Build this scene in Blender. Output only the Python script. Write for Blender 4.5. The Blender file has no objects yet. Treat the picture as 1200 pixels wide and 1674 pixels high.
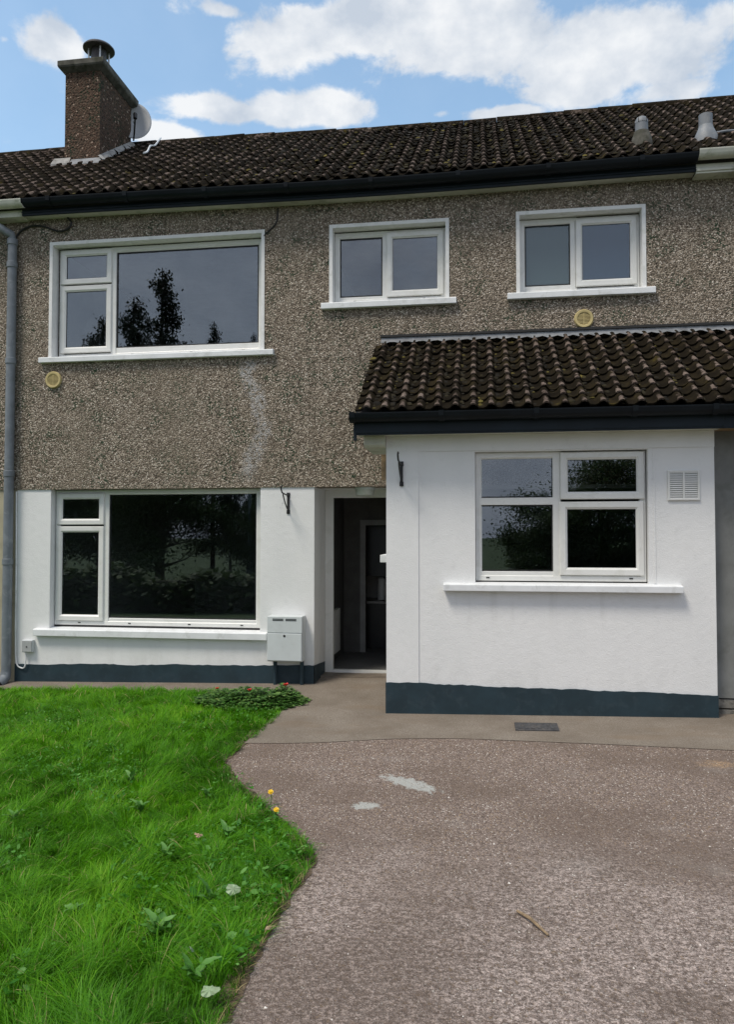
import bpy, bmesh, math, random
import numpy as np
from mathutils import Vector, Matrix
R = math.radians
random.seed(7); rng = np.random.default_rng(11)
scene = bpy.context.scene
COL = scene.collection

# ------------------------------------------------------------------ camera
cam = bpy.data.cameras.new('camera'); camo = bpy.data.objects.new('camera', cam); COL.objects.link(camo)
camo.location = (0, -8.0, 1.57); camo.rotation_euler = (R(90 + 1.84), 0, R(8.43))
cam.sensor_fit = 'HORIZONTAL'; cam.sensor_width = 36; cam.lens = 37.5
cam.clip_start = .05; cam.clip_end = 3000
scene.camera = camo

# ------------------------------------------------------------------ sky, sun, exposure
SUN_EL = R(60); SUN_AZ = math.atan2(-.55, -.62)          # front left of the facade, high
world = bpy.data.worlds.new('World'); scene.world = world; world.use_nodes = True
WN = world.node_tree.nodes; WL = world.node_tree.links
for n in list(WN): WN.remove(n)
def wn(t, **k):
    n = WN.new(t)
    for a, b in k.items(): setattr(n, a, b)
    return n
def wmath(op, a, b=None, c=None, clamp=False):
    n = wn('ShaderNodeMath', operation=op, use_clamp=clamp)
    for i, v in enumerate((a, b, c)):
        if v is None: continue
        if isinstance(v, (int, float)): n.inputs[i].default_value = v
        else: WL.new(v, n.inputs[i])
    return n.outputs[0]
def build_world():
    out = wn('ShaderNodeOutputWorld'); bg = wn('ShaderNodeBackground'); WL.new(bg.outputs[0], out.inputs[0])
    sky = wn('ShaderNodeTexSky', sky_type='NISHITA'); sky.sun_disc = False
    sky.sun_elevation = SUN_EL; sky.sun_rotation = SUN_AZ; sky.altitude = 50; sky.air_density = 1.0; sky.dust_density = 1.6; sky.ozone_density = .4
    geo = wn('ShaderNodeTexCoord'); sep = wn('ShaderNodeSeparateXYZ'); WL.new(geo.outputs['Generated'], sep.inputs[0])
    x, y, z = sep.outputs
    az = wmath('ARCTAN2', x, y); el = wmath('ARCSINE', z)
    # cloud noise on the dome, flattened towards the horizon
    cmb = wn('ShaderNodeCombineXYZ'); WL.new(x, cmb.inputs[0]); WL.new(y, cmb.inputs[1]); WL.new(wmath('MULTIPLY', z, 1.35), cmb.inputs[2])
    def noise(scale, detail, rough, off=(0, 0, 0), dist=0.0):
        m = wn('ShaderNodeMapping'); m.inputs['Location'].default_value = off; WL.new(cmb.outputs[0], m.inputs[0])
        n = wn('ShaderNodeTexNoise'); n.inputs['Scale'].default_value = scale; n.inputs['Detail'].default_value = detail
        n.inputs['Roughness'].default_value = rough; n.inputs['Distortion'].default_value = dist; WL.new(m.outputs[0], n.inputs['Vector']); return n.outputs['Fac']
    big = noise(2.6, 3, .5, (3.1, .4, 1.7)); fine = noise(12, 10, .62, (.3, 2.1, .2), .2); shade = noise(13, 6, .55, (5.3, 1.0, .9))
    blobs = [  # azimuth, elevation, half widths (degrees): the cumulus banks above the roof ridge
        (-8.4, 34.2, 8.3, 1.8, 1.05), (-14.5, 33.1, 4.8, 1.5, 0.95), (-0.1, 32.9, 8.3, 2.1, 1.10), (7.9, 31.5, 6.5, 2.0, 1.10), (14.2, 31.0, 5.7, 2.5, 1.05), (16.9, 32.0, 3.9, 1.3, 0.90), (6.6, 29.8, 4.8, 1.2, 0.95), (-3.8, 34.9, 9.0, 1.6, 1.10),
        (-19.5, 29.1, 4.1, 0.8, 0.95), (-14.5, 29.3, 3.9, 1.0, 1.00), (-11.0, 29.6, 3.3, 1.1, 1.10), (-23.5, 27.2, 3.3, 0.8, 1.00), (2.2, 29.0, 3.3, 0.6, 1.05), (-2.9, 29.2, 1.2, 0.4, 0.70), (-31.3, 31.3, 2.4, 1.3, 1.2), (-34.3, 30.8, 0.6, 0.3, 0.70), (13.7, 28.7, 4.8, 1.0, 0.90), (-19.1, 34.6, 1.7, 0.5, 0.70)]
    f = None
    for a0, e0, ra, re, s in blobs:
        dx = wmath('DIVIDE', wmath('SUBTRACT', az, R(a0)), R(ra)); dy = wmath('DIVIDE', wmath('SUBTRACT', el, R(e0)), R(re))
        g = wmath('MULTIPLY', wmath('EXPONENT', wmath('MULTIPLY', wmath('ADD', wmath('MULTIPLY', dx, dx), wmath('MULTIPLY', dy, dy)), -1.0)), s * 1.15)
        f = g if f is None else wmath('MAXIMUM', f, g)
    # the rest of the dome carries the same broken cumulus, from noise alone
    wx = wmath('DIVIDE', wmath('ADD', az, R(8.4)), R(30)); wx = wmath('MULTIPLY', wx, wx); wx = wmath('MULTIPLY', wx, wx)
    wy = wmath('DIVIDE', wmath('SUBTRACT', el, R(31)), R(13)); wy = wmath('MULTIPLY', wy, wy); wy = wmath('MULTIPLY', wy, wy)
    win = wmath('EXPONENT', wmath('MULTIPLY', wmath('ADD', wx, wy), -1.0))
    gen = wmath('MULTIPLY', wmath('SUBTRACT', big, .36), 3.2, clamp=True)
    field = wmath('ADD', wmath('MULTIPLY', f, win), wmath('MULTIPLY', gen, wmath('SUBTRACT', 1.0, win)))
    dens = wmath('ADD', field, wmath('MULTIPLY', wmath('SUBTRACT', fine, .5), 2.0))
    mr = wn('ShaderNodeMapRange', interpolation_type='SMOOTHSTEP'); mr.inputs['From Min'].default_value = .30; mr.inputs['From Max'].default_value = .68
    WL.new(dens, mr.inputs['Value'])
    alpha = wmath('ADD', wmath('MULTIPLY', mr.outputs[0], .88), .06)
    # cloud tone: bright crests, grey bellies
    tone = wn('ShaderNodeMapRange'); tone.inputs['From Min'].default_value = .34; tone.inputs['From Max'].default_value = .62
    WL.new(shade, tone.inputs['Value'])
    cc = wn('ShaderNodeMixRGB'); WL.new(tone.outputs[0], cc.inputs[0])
    cc.inputs[1].default_value = (2.35, 2.6, 2.95, 1); cc.inputs[2].default_value = (3.75, 3.8, 3.85, 1)
    tint = wn('ShaderNodeMixRGB', blend_type='MULTIPLY'); tint.inputs[0].default_value = 1; tint.inputs[2].default_value = (.98, 1.08, 1.0, 1); WL.new(sky.outputs[0], tint.inputs[1])
    mx = wn('ShaderNodeMixRGB'); WL.new(alpha, mx.inputs[0]); WL.new(tint.outputs[0], mx.inputs[1]); WL.new(cc.outputs[0], mx.inputs[2])
    # a duller overcast bank closes the dome behind the viewer (it is what the windows mirror)
    bank = wn('ShaderNodeMapRange', interpolation_type='SMOOTHSTEP'); WL.new(y, bank.inputs['Value']); bank.inputs['From Min'].default_value = .15; bank.inputs['From Max'].default_value = -.45
    bc = wn('ShaderNodeMixRGB'); WL.new(tone.outputs[0], bc.inputs[0]); bc.inputs[1].default_value = (2.0, 2.2, 2.75, 1); bc.inputs[2].default_value = (2.65, 2.85, 3.4, 1)
    m2 = wn('ShaderNodeMixRGB'); WL.new(wmath('MULTIPLY', bank.outputs[0], .92), m2.inputs[0]); WL.new(mx.outputs[0], m2.inputs[1]); WL.new(bc.outputs[0], m2.inputs[2])
    WL.new(m2.outputs[0], bg.inputs[0]); bg.inputs[1].default_value = .15
build_world()
sun = bpy.data.lights.new('sun', 'SUN'); sun.energy = 1.7; sun.angle = R(16); sun.color = (1, .93, .82)
suno = bpy.data.objects.new('sun', sun); COL.objects.link(suno)
sv = Vector((math.sin(SUN_AZ) * math.cos(SUN_EL), math.cos(SUN_AZ) * math.cos(SUN_EL), math.sin(SUN_EL)))
suno.rotation_euler = sv.to_track_quat('Z', 'Y').to_euler(); suno.location = sv * 40
scene.view_settings.view_transform = 'Standard'; scene.view_settings.look = 'None'
scene.view_settings.exposure = 0.74; scene.view_settings.gamma = 1.0; scene.view_settings.use_curve_mapping = False
scene.cycles.use_denoising = True
scene.cycles.max_bounces = 6; scene.cycles.diffuse_bounces = 3; scene.cycles.glossy_bounces = 3; scene.cycles.transparent_max_bounces = 12

# ------------------------------------------------------------------ helpers: mesh
class MB:
    def __init__(s): s.v = []; s.f = []; s.attr = None
    def add(s, verts, faces):
        o = len(s.v); s.v += [tuple(p) for p in verts]; s.f += [tuple(o + i for i in f) for f in faces]; return s
    def box(s, x0, x1, y0, y1, z0, z1):
        return s.add([(x0, y0, z0), (x1, y0, z0), (x1, y1, z0), (x0, y1, z0), (x0, y0, z1), (x1, y0, z1), (x1, y1, z1), (x0, y1, z1)],
                     [(0, 3, 2, 1), (4, 5, 6, 7), (0, 1, 5, 4), (1, 2, 6, 5), (2, 3, 7, 6), (3, 0, 4, 7)])
    def ring(s, x0, x1, z0, z1, prof):                       # mitred rectangle swept from (inset, y) profile points
        o = len(s.v); n = len(prof)
        for ins, y in prof: s.v += [(x0 + ins, y, z0 + ins), (x1 - ins, y, z0 + ins), (x1 - ins, y, z1 - ins), (x0 + ins, y, z1 - ins)]
        for k in range(n):
            a = o + 4 * k; b = o + 4 * ((k + 1) % n)
            for i in range(4): j = (i + 1) % 4; s.f.append((a + i, a + j, b + j, b + i))
        return s
    def tube(s, pts, r, n=10, cap=True):
        pts = [Vector(p) for p in pts]; o = len(s.v); rr = r if isinstance(r, (list, tuple)) else [r] * len(pts)
        up = Vector((0, 0, 1)); nrm = None
        for i, p in enumerate(pts):
            t = (pts[min(i + 1, len(pts) - 1)] - pts[max(i - 1, 0)]).normalized()
            if nrm is None: nrm = t.cross(up if abs(t.z) < .9 else Vector((1, 0, 0))).normalized()
            else: nrm = (nrm - t * nrm.dot(t)).normalized()
            b = t.cross(nrm)
            for k in range(n):
                a = 2 * math.pi * k / n; s.v.append(tuple(p + (nrm * math.cos(a) + b * math.sin(a)) * rr[i]))
        for i in range(len(pts) - 1):
            for k in range(n): q = (k + 1) % n; s.f.append((o + i * n + k, o + i * n + q, o + (i + 1) * n + q, o + (i + 1) * n + k))
        if cap: s.f.append(tuple(o + k for k in range(n))[::-1]); s.f.append(tuple(o + (len(pts) - 1) * n + k for k in range(n)))
        return s
    def lathe(s, c, prof, n=24, axis='Z'):
        o = len(s.v)
        for r, h in prof:
            for k in range(n):
                a = 2 * math.pi * k / n; p = (r * math.cos(a), r * math.sin(a), h)
                if axis == 'Y': p = (p[0], -p[2], p[1])
                s.v.append((c[0] + p[0], c[1] + p[1], c[2] + p[2]))
        for i in range(len(prof) - 1):
            for k in range(n): q = (k + 1) % n; s.f.append((o + i * n + k, o + i * n + q, o + (i + 1) * n + q, o + (i + 1) * n + k))
        s.f.append(tuple(o + k for k in range(n))[::-1]); s.f.append(tuple(o + (len(prof) - 1) * n + k for k in range(n)))
        return s
    def extrude(s, prof, x0, x1):                            # (y,z) outline pushed along X
        o = len(s.v); n = len(prof)
        for x in (x0, x1): s.v += [(x, y, z) for y, z in prof]
        for k in range(n): q = (k + 1) % n; s.f.append((o + k, o + q, o + n + q, o + n + k))
        s.f.append(tuple(o + k for k in range(n))[::-1]); s.f.append(tuple(o + n + k for k in range(n))); return s
    def wall(s, x0, x1, z0, z1, y0, y1, holes=()):           # thick wall in XZ with rectangular openings
        xs = sorted({x0, x1, *[h[0] for h in holes], *[h[1] for h in holes]}); zs = sorted({z0, z1, *[h[2] for h in holes], *[h[3] for h in holes]})
        def solid(i, j):
            if i < 0 or j < 0 or i >= len(xs) - 1 or j >= len(zs) - 1: return False
            cx = (xs[i] + xs[i + 1]) / 2; cz = (zs[j] + zs[j + 1]) / 2
            return not any(h[0] < cx < h[1] and h[2] < cz < h[3] for h in holes)
        for i in range(len(xs) - 1):
            for j in range(len(zs) - 1):
                if not solid(i, j): continue
                a, b, c, d = xs[i], xs[i + 1], zs[j], zs[j + 1]
                s.add([(a, y0, c), (b, y0, c), (b, y0, d), (a, y0, d)], [(0, 1, 2, 3)]); s.add([(a, y1, c), (b, y1, c), (b, y1, d), (a, y1, d)], [(3, 2, 1, 0)])
                if not solid(i - 1, j): s.add([(a, y0, c), (a, y1, c), (a, y1, d), (a, y0, d)], [(3, 2, 1, 0)])
                if not solid(i + 1, j): s.add([(b, y0, c), (b, y1, c), (b, y1, d), (b, y0, d)], [(0, 1, 2, 3)])
                if not solid(i, j - 1): s.add([(a, y0, c), (b, y0, c), (b, y1, c), (a, y1, c)], [(3, 2, 1, 0)])
                if not solid(i, j + 1): s.add([(a, y0, d), (b, y0, d), (b, y1, d), (a, y1, d)], [(0, 1, 2, 3)])
        return s
    def mesh(s, name):
        m = bpy.data.meshes.new(name); m.from_pydata(s.v, [], s.f); m.update(); return m
    def build(s, name, mat, parent=None, smooth=False, bevel=0):
        m = s.mesh(name); o = bpy.data.objects.new(name, m); COL.objects.link(o); m.materials.append(mat); o.parent = parent
        bm = bmesh.new(); bm.from_mesh(m); bmesh.ops.remove_doubles(bm, verts=bm.verts, dist=1e-5); bmesh.ops.recalc_face_normals(bm, faces=bm.faces); bm.to_mesh(m); bm.free()
        if smooth: shade_smooth(m)
        if bevel:
            md = o.modifiers.new('bevel', 'BEVEL'); md.width = bevel; md.segments = 2; md.limit_method = 'ANGLE'; md.angle_limit = R(40)
        return o
def shade_smooth(m, ang=40):
    m.polygons.foreach_set('use_smooth', [True] * len(m.polygons))
    try: m.set_sharp_from_angle(angle=R(ang))
    except Exception: pass
def tag(o, label, cat, group=None, kind=None):
    if label: o['label'] = label
    if cat: o['category'] = cat
    if group: o['group'] = group
    if kind: o['kind'] = kind
    return o
def empty(name, loc=(0, 0, 0), parent=None):
    o = bpy.data.objects.new(name, None); COL.objects.link(o); o.location = loc; o.empty_display_size = .1; o.parent = parent; return o
def numpy_mesh(name, verts, tris, mat, parent=None, attr=None, smooth=False):
    m = bpy.data.meshes.new(name); nv = len(verts); nf = len(tris)
    m.vertices.add(nv); m.vertices.foreach_set('co', np.ascontiguousarray(verts, dtype=np.float32).ravel())
    m.loops.add(nf * 3); m.loops.foreach_set('vertex_index', np.ascontiguousarray(tris, dtype=np.int32).ravel())
    m.polygons.add(nf); m.polygons.foreach_set('loop_start', np.arange(0, nf * 3, 3, dtype=np.int32)); m.update(calc_edges=True)
    for k, a in (attr or {}).items():
        at = m.attributes.new(k, 'FLOAT', 'POINT'); at.data.foreach_set('value', np.ascontiguousarray(a, dtype=np.float32))
    if smooth: m.polygons.foreach_set('use_smooth', np.ones(nf, dtype=bool))
    o = bpy.data.objects.new(name, m); COL.objects.link(o); m.materials.append(mat); o.parent = parent; m.validate(); return o

# ------------------------------------------------------------------ helpers: materials
class Mat:
    def __init__(s, name, rough=.7, spec=.5):
        s.m = bpy.data.materials.new(name); s.m.use_nodes = True; s.t = s.m.node_tree; s.N = s.t.nodes; s.L = s.t.links
        s.b = s.N['Principled BSDF']; s.b.inputs['Roughness'].default_value = rough; s.b.inputs['Specular IOR Level'].default_value = spec
        s._tc = None
    def node(s, t, **k):
        n = s.N.new(t)
        for a, b in k.items(): setattr(n, a, b)
        return n
    def put(s, sock, v):
        if isinstance(v, (int, float)): sock.default_value = v
        elif isinstance(v, tuple): sock.default_value = v if len(v) == 4 or sock.type == 'VECTOR' else (*v, 1)
        else: s.L.new(v, sock)
    def pos(s):                                              # world position: patterns sit on the place itself
        if s._tc is None: s._tc = s.node('ShaderNodeNewGeometry').outputs['Position']
        return s._tc
    def vec(s, scale=(1, 1, 1), loc=(0, 0, 0), src=None):
        m = s.node('ShaderNodeMapping'); m.inputs['Scale'].default_value = scale; m.inputs['Location'].default_value = loc; s.L.new(src or s.pos(), m.inputs[0]); return m.outputs[0]
    def noise(s, scale, detail=4, rough=.55, vec=None, dist=0.0):
        n = s.node('ShaderNodeTexNoise'); n.inputs['Scale'].default_value = scale; n.inputs['Detail'].default_value = min(detail, 4); n.inputs['Roughness'].default_value = rough
        n.inputs['Distortion'].default_value = dist; s.L.new(vec or s.pos(), n.inputs['Vector']); return n.outputs['Fac']
    def voro(s, scale, feature='F1', vec=None, out='Distance', rnd=1.0):
        n = s.node('ShaderNodeTexVoronoi', feature=feature); n.inputs['Scale'].default_value = scale; n.inputs['Randomness'].default_value = rnd; s.L.new(vec or s.pos(), n.inputs['Vector']); return n.outputs[out]
    def math(s, op, a, b=0.0, c=0.0, clamp=False):
        n = s.node('ShaderNodeMath', operation=op, use_clamp=clamp)
        for i, v in enumerate((a, b, c)): s.put(n.inputs[i], v)
        return n.outputs[0]
    def rng(s, v, a, b, c=0.0, d=1.0, smooth=True):
        n = s.node('ShaderNodeMapRange', interpolation_type='SMOOTHSTEP' if smooth else 'LINEAR')
        for i, q in enumerate((v, a, b, c, d)): s.put(n.inputs[i], q)
        return n.outputs[0]
    def ramp(s, fac, stops, interp='LINEAR'):
        n = s.node('ShaderNodeValToRGB'); n.color_ramp.interpolation = interp; e = n.color_ramp.elements
        while len(e) < len(stops): e.new(.5)
        for i, (p, c) in enumerate(stops): e[i].position = p; e[i].color = (*c, 1)
        s.L.new(fac, n.inputs[0]); return n.outputs[0]
    def mix(s, fac, a, b, mode='MIX'):
        n = s.node('ShaderNodeMixRGB', blend_type=mode); s.put(n.inputs[0], fac); s.put(n.inputs[1], a); s.put(n.inputs[2], b); return n.outputs[0]
    def sep(s, src=None):
        n = s.node('ShaderNodeSeparateXYZ'); s.L.new(src or s.pos(), n.inputs[0]); return n.outputs
    def attr(s, name): n = s.node('ShaderNodeAttribute', attribute_name=name); return n.outputs['Fac']
    def rnd(s): return s.node('ShaderNodeObjectInfo').outputs['Random']
    def color(s, v): s.put(s.b.inputs['Base Color'], v); return s
    def rough(s, v): s.put(s.b.inputs['Roughness'], v); return s
    def bump(s, h, strength=.5, dist=.01):
        n = s.node('ShaderNodeBump'); n.inputs['Strength'].default_value = strength; n.inputs['Distance'].default_value = dist; s.L.new(h, n.inputs['Height'])
        if s.b.inputs['Normal'].is_linked: s.L.new(s.b.inputs['Normal'].links[0].from_socket, n.inputs['Normal'])
        s.L.new(n.outputs[0], s.b.inputs['Normal']); return s

def simple(name, col, rough=.6, var=.12, scale=6, spec=.5, metal=0, grime=None):
    M = Mat(name, rough, spec); n = M.noise(scale, 5, .6); c = M.mix(M.rng(n, .3, .7), tuple(x * (1 - var) for x in col), tuple(min(1, x * (1 + var)) for x in col))
    if grime: c = M.mix(M.rng(M.noise(grime[1], 6, .65, dist=.4), .5, .72, 0, grime[2]), c, grime[0])
    M.color(c); M.b.inputs['Metallic'].default_value = metal; return M
def mat_white_render():
    M = Mat('white_masonry_paint', .85, .3)
    st = M.noise(1.4, 5, .6, M.vec((1.6, 1.6, .5))); sm = M.noise(7, 6, .6)
    c = M.ramp(st, [(.25, (.74, .745, .735)), (.6, (.79, .79, .778)), (.8, (.765, .765, .75))])
    c = M.mix(M.rng(sm, .58, .8, 0, .35), c, (.55, .555, .54))
    x, y, z = M.sep()
    low = M.math('MULTIPLY', M.rng(z, .55, .22), M.rng(M.noise(5, 6, .65, M.vec((1, 1, .35))), .42, .68))     # splashed dirt above the plinth
    c = M.mix(M.math('MULTIPLY', low, .16), c, (.40, .40, .37))
    drip = M.math('MULTIPLY', M.rng(M.noise(9, 4, .6, M.vec((1, 1, .06))), .52, .68), M.math('MULTIPLY', M.rng(M.math('ABSOLUTE', M.math('SUBTRACT', x, .7)), 1.15, .95), M.math('MULTIPLY', M.rng(z, .62, 1.07), M.rng(z, 1.10, 1.08))))   # thin run-off streaks below the porch sill
    c = M.mix(M.math('MULTIPLY', drip, .16), c, (.36, .36, .32)); sc = M.math('MULTIPLY', M.rng(M.noise(22, 4, .7), .55, .66), M.math('MULTIPLY', M.rng(M.math('ABSOLUTE', M.math('ADD', x, 2.12)), .10, .03), M.rng(M.math('ABSOLUTE', M.math('SUBTRACT', z, 1.88)), .12, .03))); c = M.mix(M.math('MULTIPLY', sc, .6), c, (.45, .45, .5))   # scuff by the bracket
    M.color(c); M.bump(M.noise(90, 4, .6), .45, .006); M.bump(M.noise(14, 3, .5), .22, .012); return M.m
def mat_pebble(name, patch=True, tones=None, dark=None, cells=74):
    M = Mat(name, .9, .25)
    wv = M.vec((1, 1, 1))
    cell = M.voro(cells, vec=wv, out='Color'); d = M.voro(cells, vec=wv)
    r = M.node('ShaderNodeSeparateColor'); M.L.new(cell, r.inputs[0])
    tones = tones or [(0, (.06, .046, .034)), (.14, (.17, .135, .102)), (.31, (.30, .246, .19)), (.54, (.42, .352, .278)), (.76, (.54, .465, .378)), (.90, (.72, .645, .55))]
    c = M.ramp(r.outputs[0], tones, 'CONSTANT')
    c = M.mix(M.rng(r.outputs[1], .3, .7, 0, .35), c, (.25, .205, .155))
    gap = M.rng(d, .42, .72, 0, .85); c = M.mix(gap, c, (.13, .106, .08))
    # algae specks and dull green-grey weathering
    alg = M.math('MULTIPLY', M.rng(M.noise(3.2, 5, .65), .44, .62), M.rng(r.outputs[2], .74, .8)); c = M.mix(alg, c, (.022, .055, .028))
    wst = M.noise(1.1, 6, .6, M.vec((1.5, 1.5, .45))); c = M.mix(M.rng(wst, .42, .72, 0, .38), c, (.225, .187, .14))
    x, y, z = M.sep()
    if patch:
        # pale grey mortar repair wandering down from the bedroom sill
        cx = M.math('ADD', M.math('ADD', -2.41, M.math('MULTIPLY', M.math('SINE', M.math('MULTIPLY', z, 5.1)), .085)), M.math('MULTIPLY', M.math('SUBTRACT', M.noise(5, 4, .6), .5), .28))
        dd = M.math('ABSOLUTE', M.math('SUBTRACT', x, cx)); m = M.math('MULTIPLY', M.rng(dd, .13, .03), M.math('MULTIPLY', M.rng(z, 2.13, 2.3), M.rng(z, 3.52, 3.4)))
        m = M.math('MULTIPLY', m, M.rng(M.noise(34, 4, .75), .42, .56)); c = M.mix(M.math('MULTIPLY', m, .8), c, (.44, .43, .42))
    # sooty streak under the eaves and sills
    c = M.mix(M.math('MULTIPLY', M.rng(M.noise(2.3, 5, .6, M.vec((3, 3, .3))), .5, .75), .25), c, (.16, .132, .10))
    if dark: c = M.mix(1.0, c, dark, 'MULTIPLY')
    M.color(c); M.bump(M.math('SUBTRACT', 1.0, d), .9, .012); return M.m
def mat_tile():
    M = Mat('concrete_roof_tile', .95, .04)
    pan = M.attr('pan'); rnd = M.rnd(); n1 = M.noise(14, 6, .65); n2 = M.noise(60, 4, .6); n3 = M.noise(1.2, 4, .6)
    base = M.ramp(rnd, [(0, (.085, .063, .051)), (.5, (.135, .103, .085)), (1, (.18, .14, .117))])
    base = M.mix(M.rng(n2, .4, .75, 0, .6), base, (.06, .045, .036))
    base = M.mix(M.rng(n1, .6, .74, 0, .6), base, (.26, .245, .22))                      # pale lichen
    moss = M.math('ADD', pan, M.math('MULTIPLY', M.math('SUBTRACT', n1, .5), 1.5)); moss = M.math('ADD', moss, M.math('MULTIPLY', M.math('SUBTRACT', n3, .5), .9))  # moss in the pans, plus shade painted toward each tile's upper end
    moss_shade = M.ramp(M.noise(6, 5, .6), [(.3, (.008, .0065, .0045)), (.52, (.014, .011, .007)), (.66, (.026, .020, .010)), (.76, (.06, .047, .012))])
    c = M.mix(M.rng(moss, .06, .32), base, moss_shade)
    M.color(c); M.bump(n2, .5, .006); M.bump(n1, .5, .01); return M.m
def mat_driveway():
    M = Mat('exposed_aggregate_concrete', .92, .2)
    x, y, z = M.sep()
    v = M.vec((1, .75, 1)); cell = M.voro(120, vec=v, out='Color'); d = M.voro(120, vec=v); r = M.node('ShaderNodeSeparateColor'); M.L.new(cell, r.inputs[0])
    c = M.ramp(r.outputs[0], [(0, (.105, .074, .059)), (.2, (.19, .138, .112)), (.45, (.28, .209, .172)), (.68, (.37, .284, .236)), (.86, (.47, .372, .312)), (.96, (.74, .66, .58))], 'CONSTANT')
    c = M.mix(M.rng(d, .35, .6, 0, .7), c, (.18, .134, .108))
    c = M.mix(M.math('MULTIPLY', M.rng(r.outputs[1], .9, .95), .6), c, (.33, .22, .12))
    # trowelled laitance left as pale cream ridges, raked across the drive, thicker towards the street
    rid = M.noise(38, 7, .78, M.vec((1, 1.25, 1)), .2); near = M.rng(M.math('ADD', y, M.math('MULTIPLY', M.math('SUBTRACT', M.noise(1.3, 4, .6), .5), 2.2)), -3.3, -4.7)
    lait = M.math('MULTIPLY', M.rng(rid, .36, .56), M.rng(near, 0, 1, .12, 1.0)); lait = M.math('MULTIPLY', lait, M.rng(M.noise(75, 4, .75), .36, .50))
    c = M.mix(lait, c, M.mix(M.rng(M.noise(150, 3, .6), .35, .65), (.47, .365, .315), (.61, .495, .435)))
    pits = M.math('MULTIPLY', M.rng(M.noise(85, 5, .7, M.vec((1, 1.3, 1))), .54, .62), M.rng(near, 0, 1, .3, 1)); c = M.mix(M.math('MULTIPLY', pits, .7), c, (.115, .083, .066))
    wear = M.noise(.75, 5, .6, M.vec((1, 1.5, 1))); c = M.mix(M.rng(wear, .45, .62, 0, .5), c, (.165, .118, .090))
    oil = M.noise(1.9, 4, .55, M.vec((1, 1, 1), (4, 2, 0))); c = M.mix(M.rng(oil, .58, .78, 0, .3), c, (.42, .37, .33))
    # two cement spills and a rusty sawdust patch
    def spot(cx, cy, rx, ry, ang):
        a = R(ang); dx = M.math('SUBTRACT', x, cx); dy = M.math('SUBTRACT', y, cy)
        u = M.math('DIVIDE', M.math('ADD', M.math('MULTIPLY', dx, math.cos(a)), M.math('MULTIPLY', dy, math.sin(a))), rx); w = M.math('DIVIDE', M.math('SUBTRACT', M.math('MULTIPLY', dy, math.cos(a)), M.math('MULTIPLY', dx, math.sin(a))), ry)
        q = M.math('SQRT', M.math('ADD', M.math('MULTIPLY', u, u), M.math('MULTIPLY', w, w))); return M.math('ADD', q, M.math('MULTIPLY', M.math('SUBTRACT', M.noise(17, 6, .75), .5), 3.0))
    sp = M.math('MAXIMUM', M.rng(spot(-.47, -2.88, .23, .07, -36), 1.18, .7), M.rng(spot(-.70, -3.285, .085, .05, 0), 1.2, .7))
    c = M.mix(M.math('MULTIPLY', M.math('MULTIPLY', sp, M.rng(M.noise(45, 4, .7), .3, .45)), .88), c, (.50, .495, .455))
    sd = M.math('MULTIPLY', M.rng(spot(1.63, -2.34, .12, .09, 0), 1.3, .2), M.rng(M.noise(90, 4, .7), .42, .6)); c = M.mix(M.math('MULTIPLY', sd, .85), c, (.55, .36, .2))
    c = M.mix(1.0, c, (.84, .86, .87), 'MULTIPLY')
    h = M.math('ADD', M.math('MULTIPLY', d, -1.0), M.math('MULTIPLY', lait, .9)); M.color(c); M.bump(h, .6, .010); M.bump(rid, .35, .014); return M.m
def mat_path():
    M = Mat('smooth_path_concrete', .9, .2)
    n = M.noise(2.1, 6, .62); c = M.ramp(n, [(.3, (.17, .142, .113)), (.5, (.225, .192, .157)), (.7, (.275, .24, .20))])
    c = M.mix(M.rng(M.noise(95, 4, .7), .38, .62, 0, .7), c, (.13, .105, .08)); c = M.mix(M.rng(M.noise(160, 2, .5), .66, .74, 0, .6), c, (.45, .42, .38))
    c = M.mix(M.rng(M.noise(.9, 4, .6, M.vec((1, 2.4, 1), (7, 1, 0))), .5, .72, 0, .5), c, (.18, .132, .09))
    M.color(c); M.bump(M.noise(110, 4, .7), .5, .006); return M.m
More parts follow.
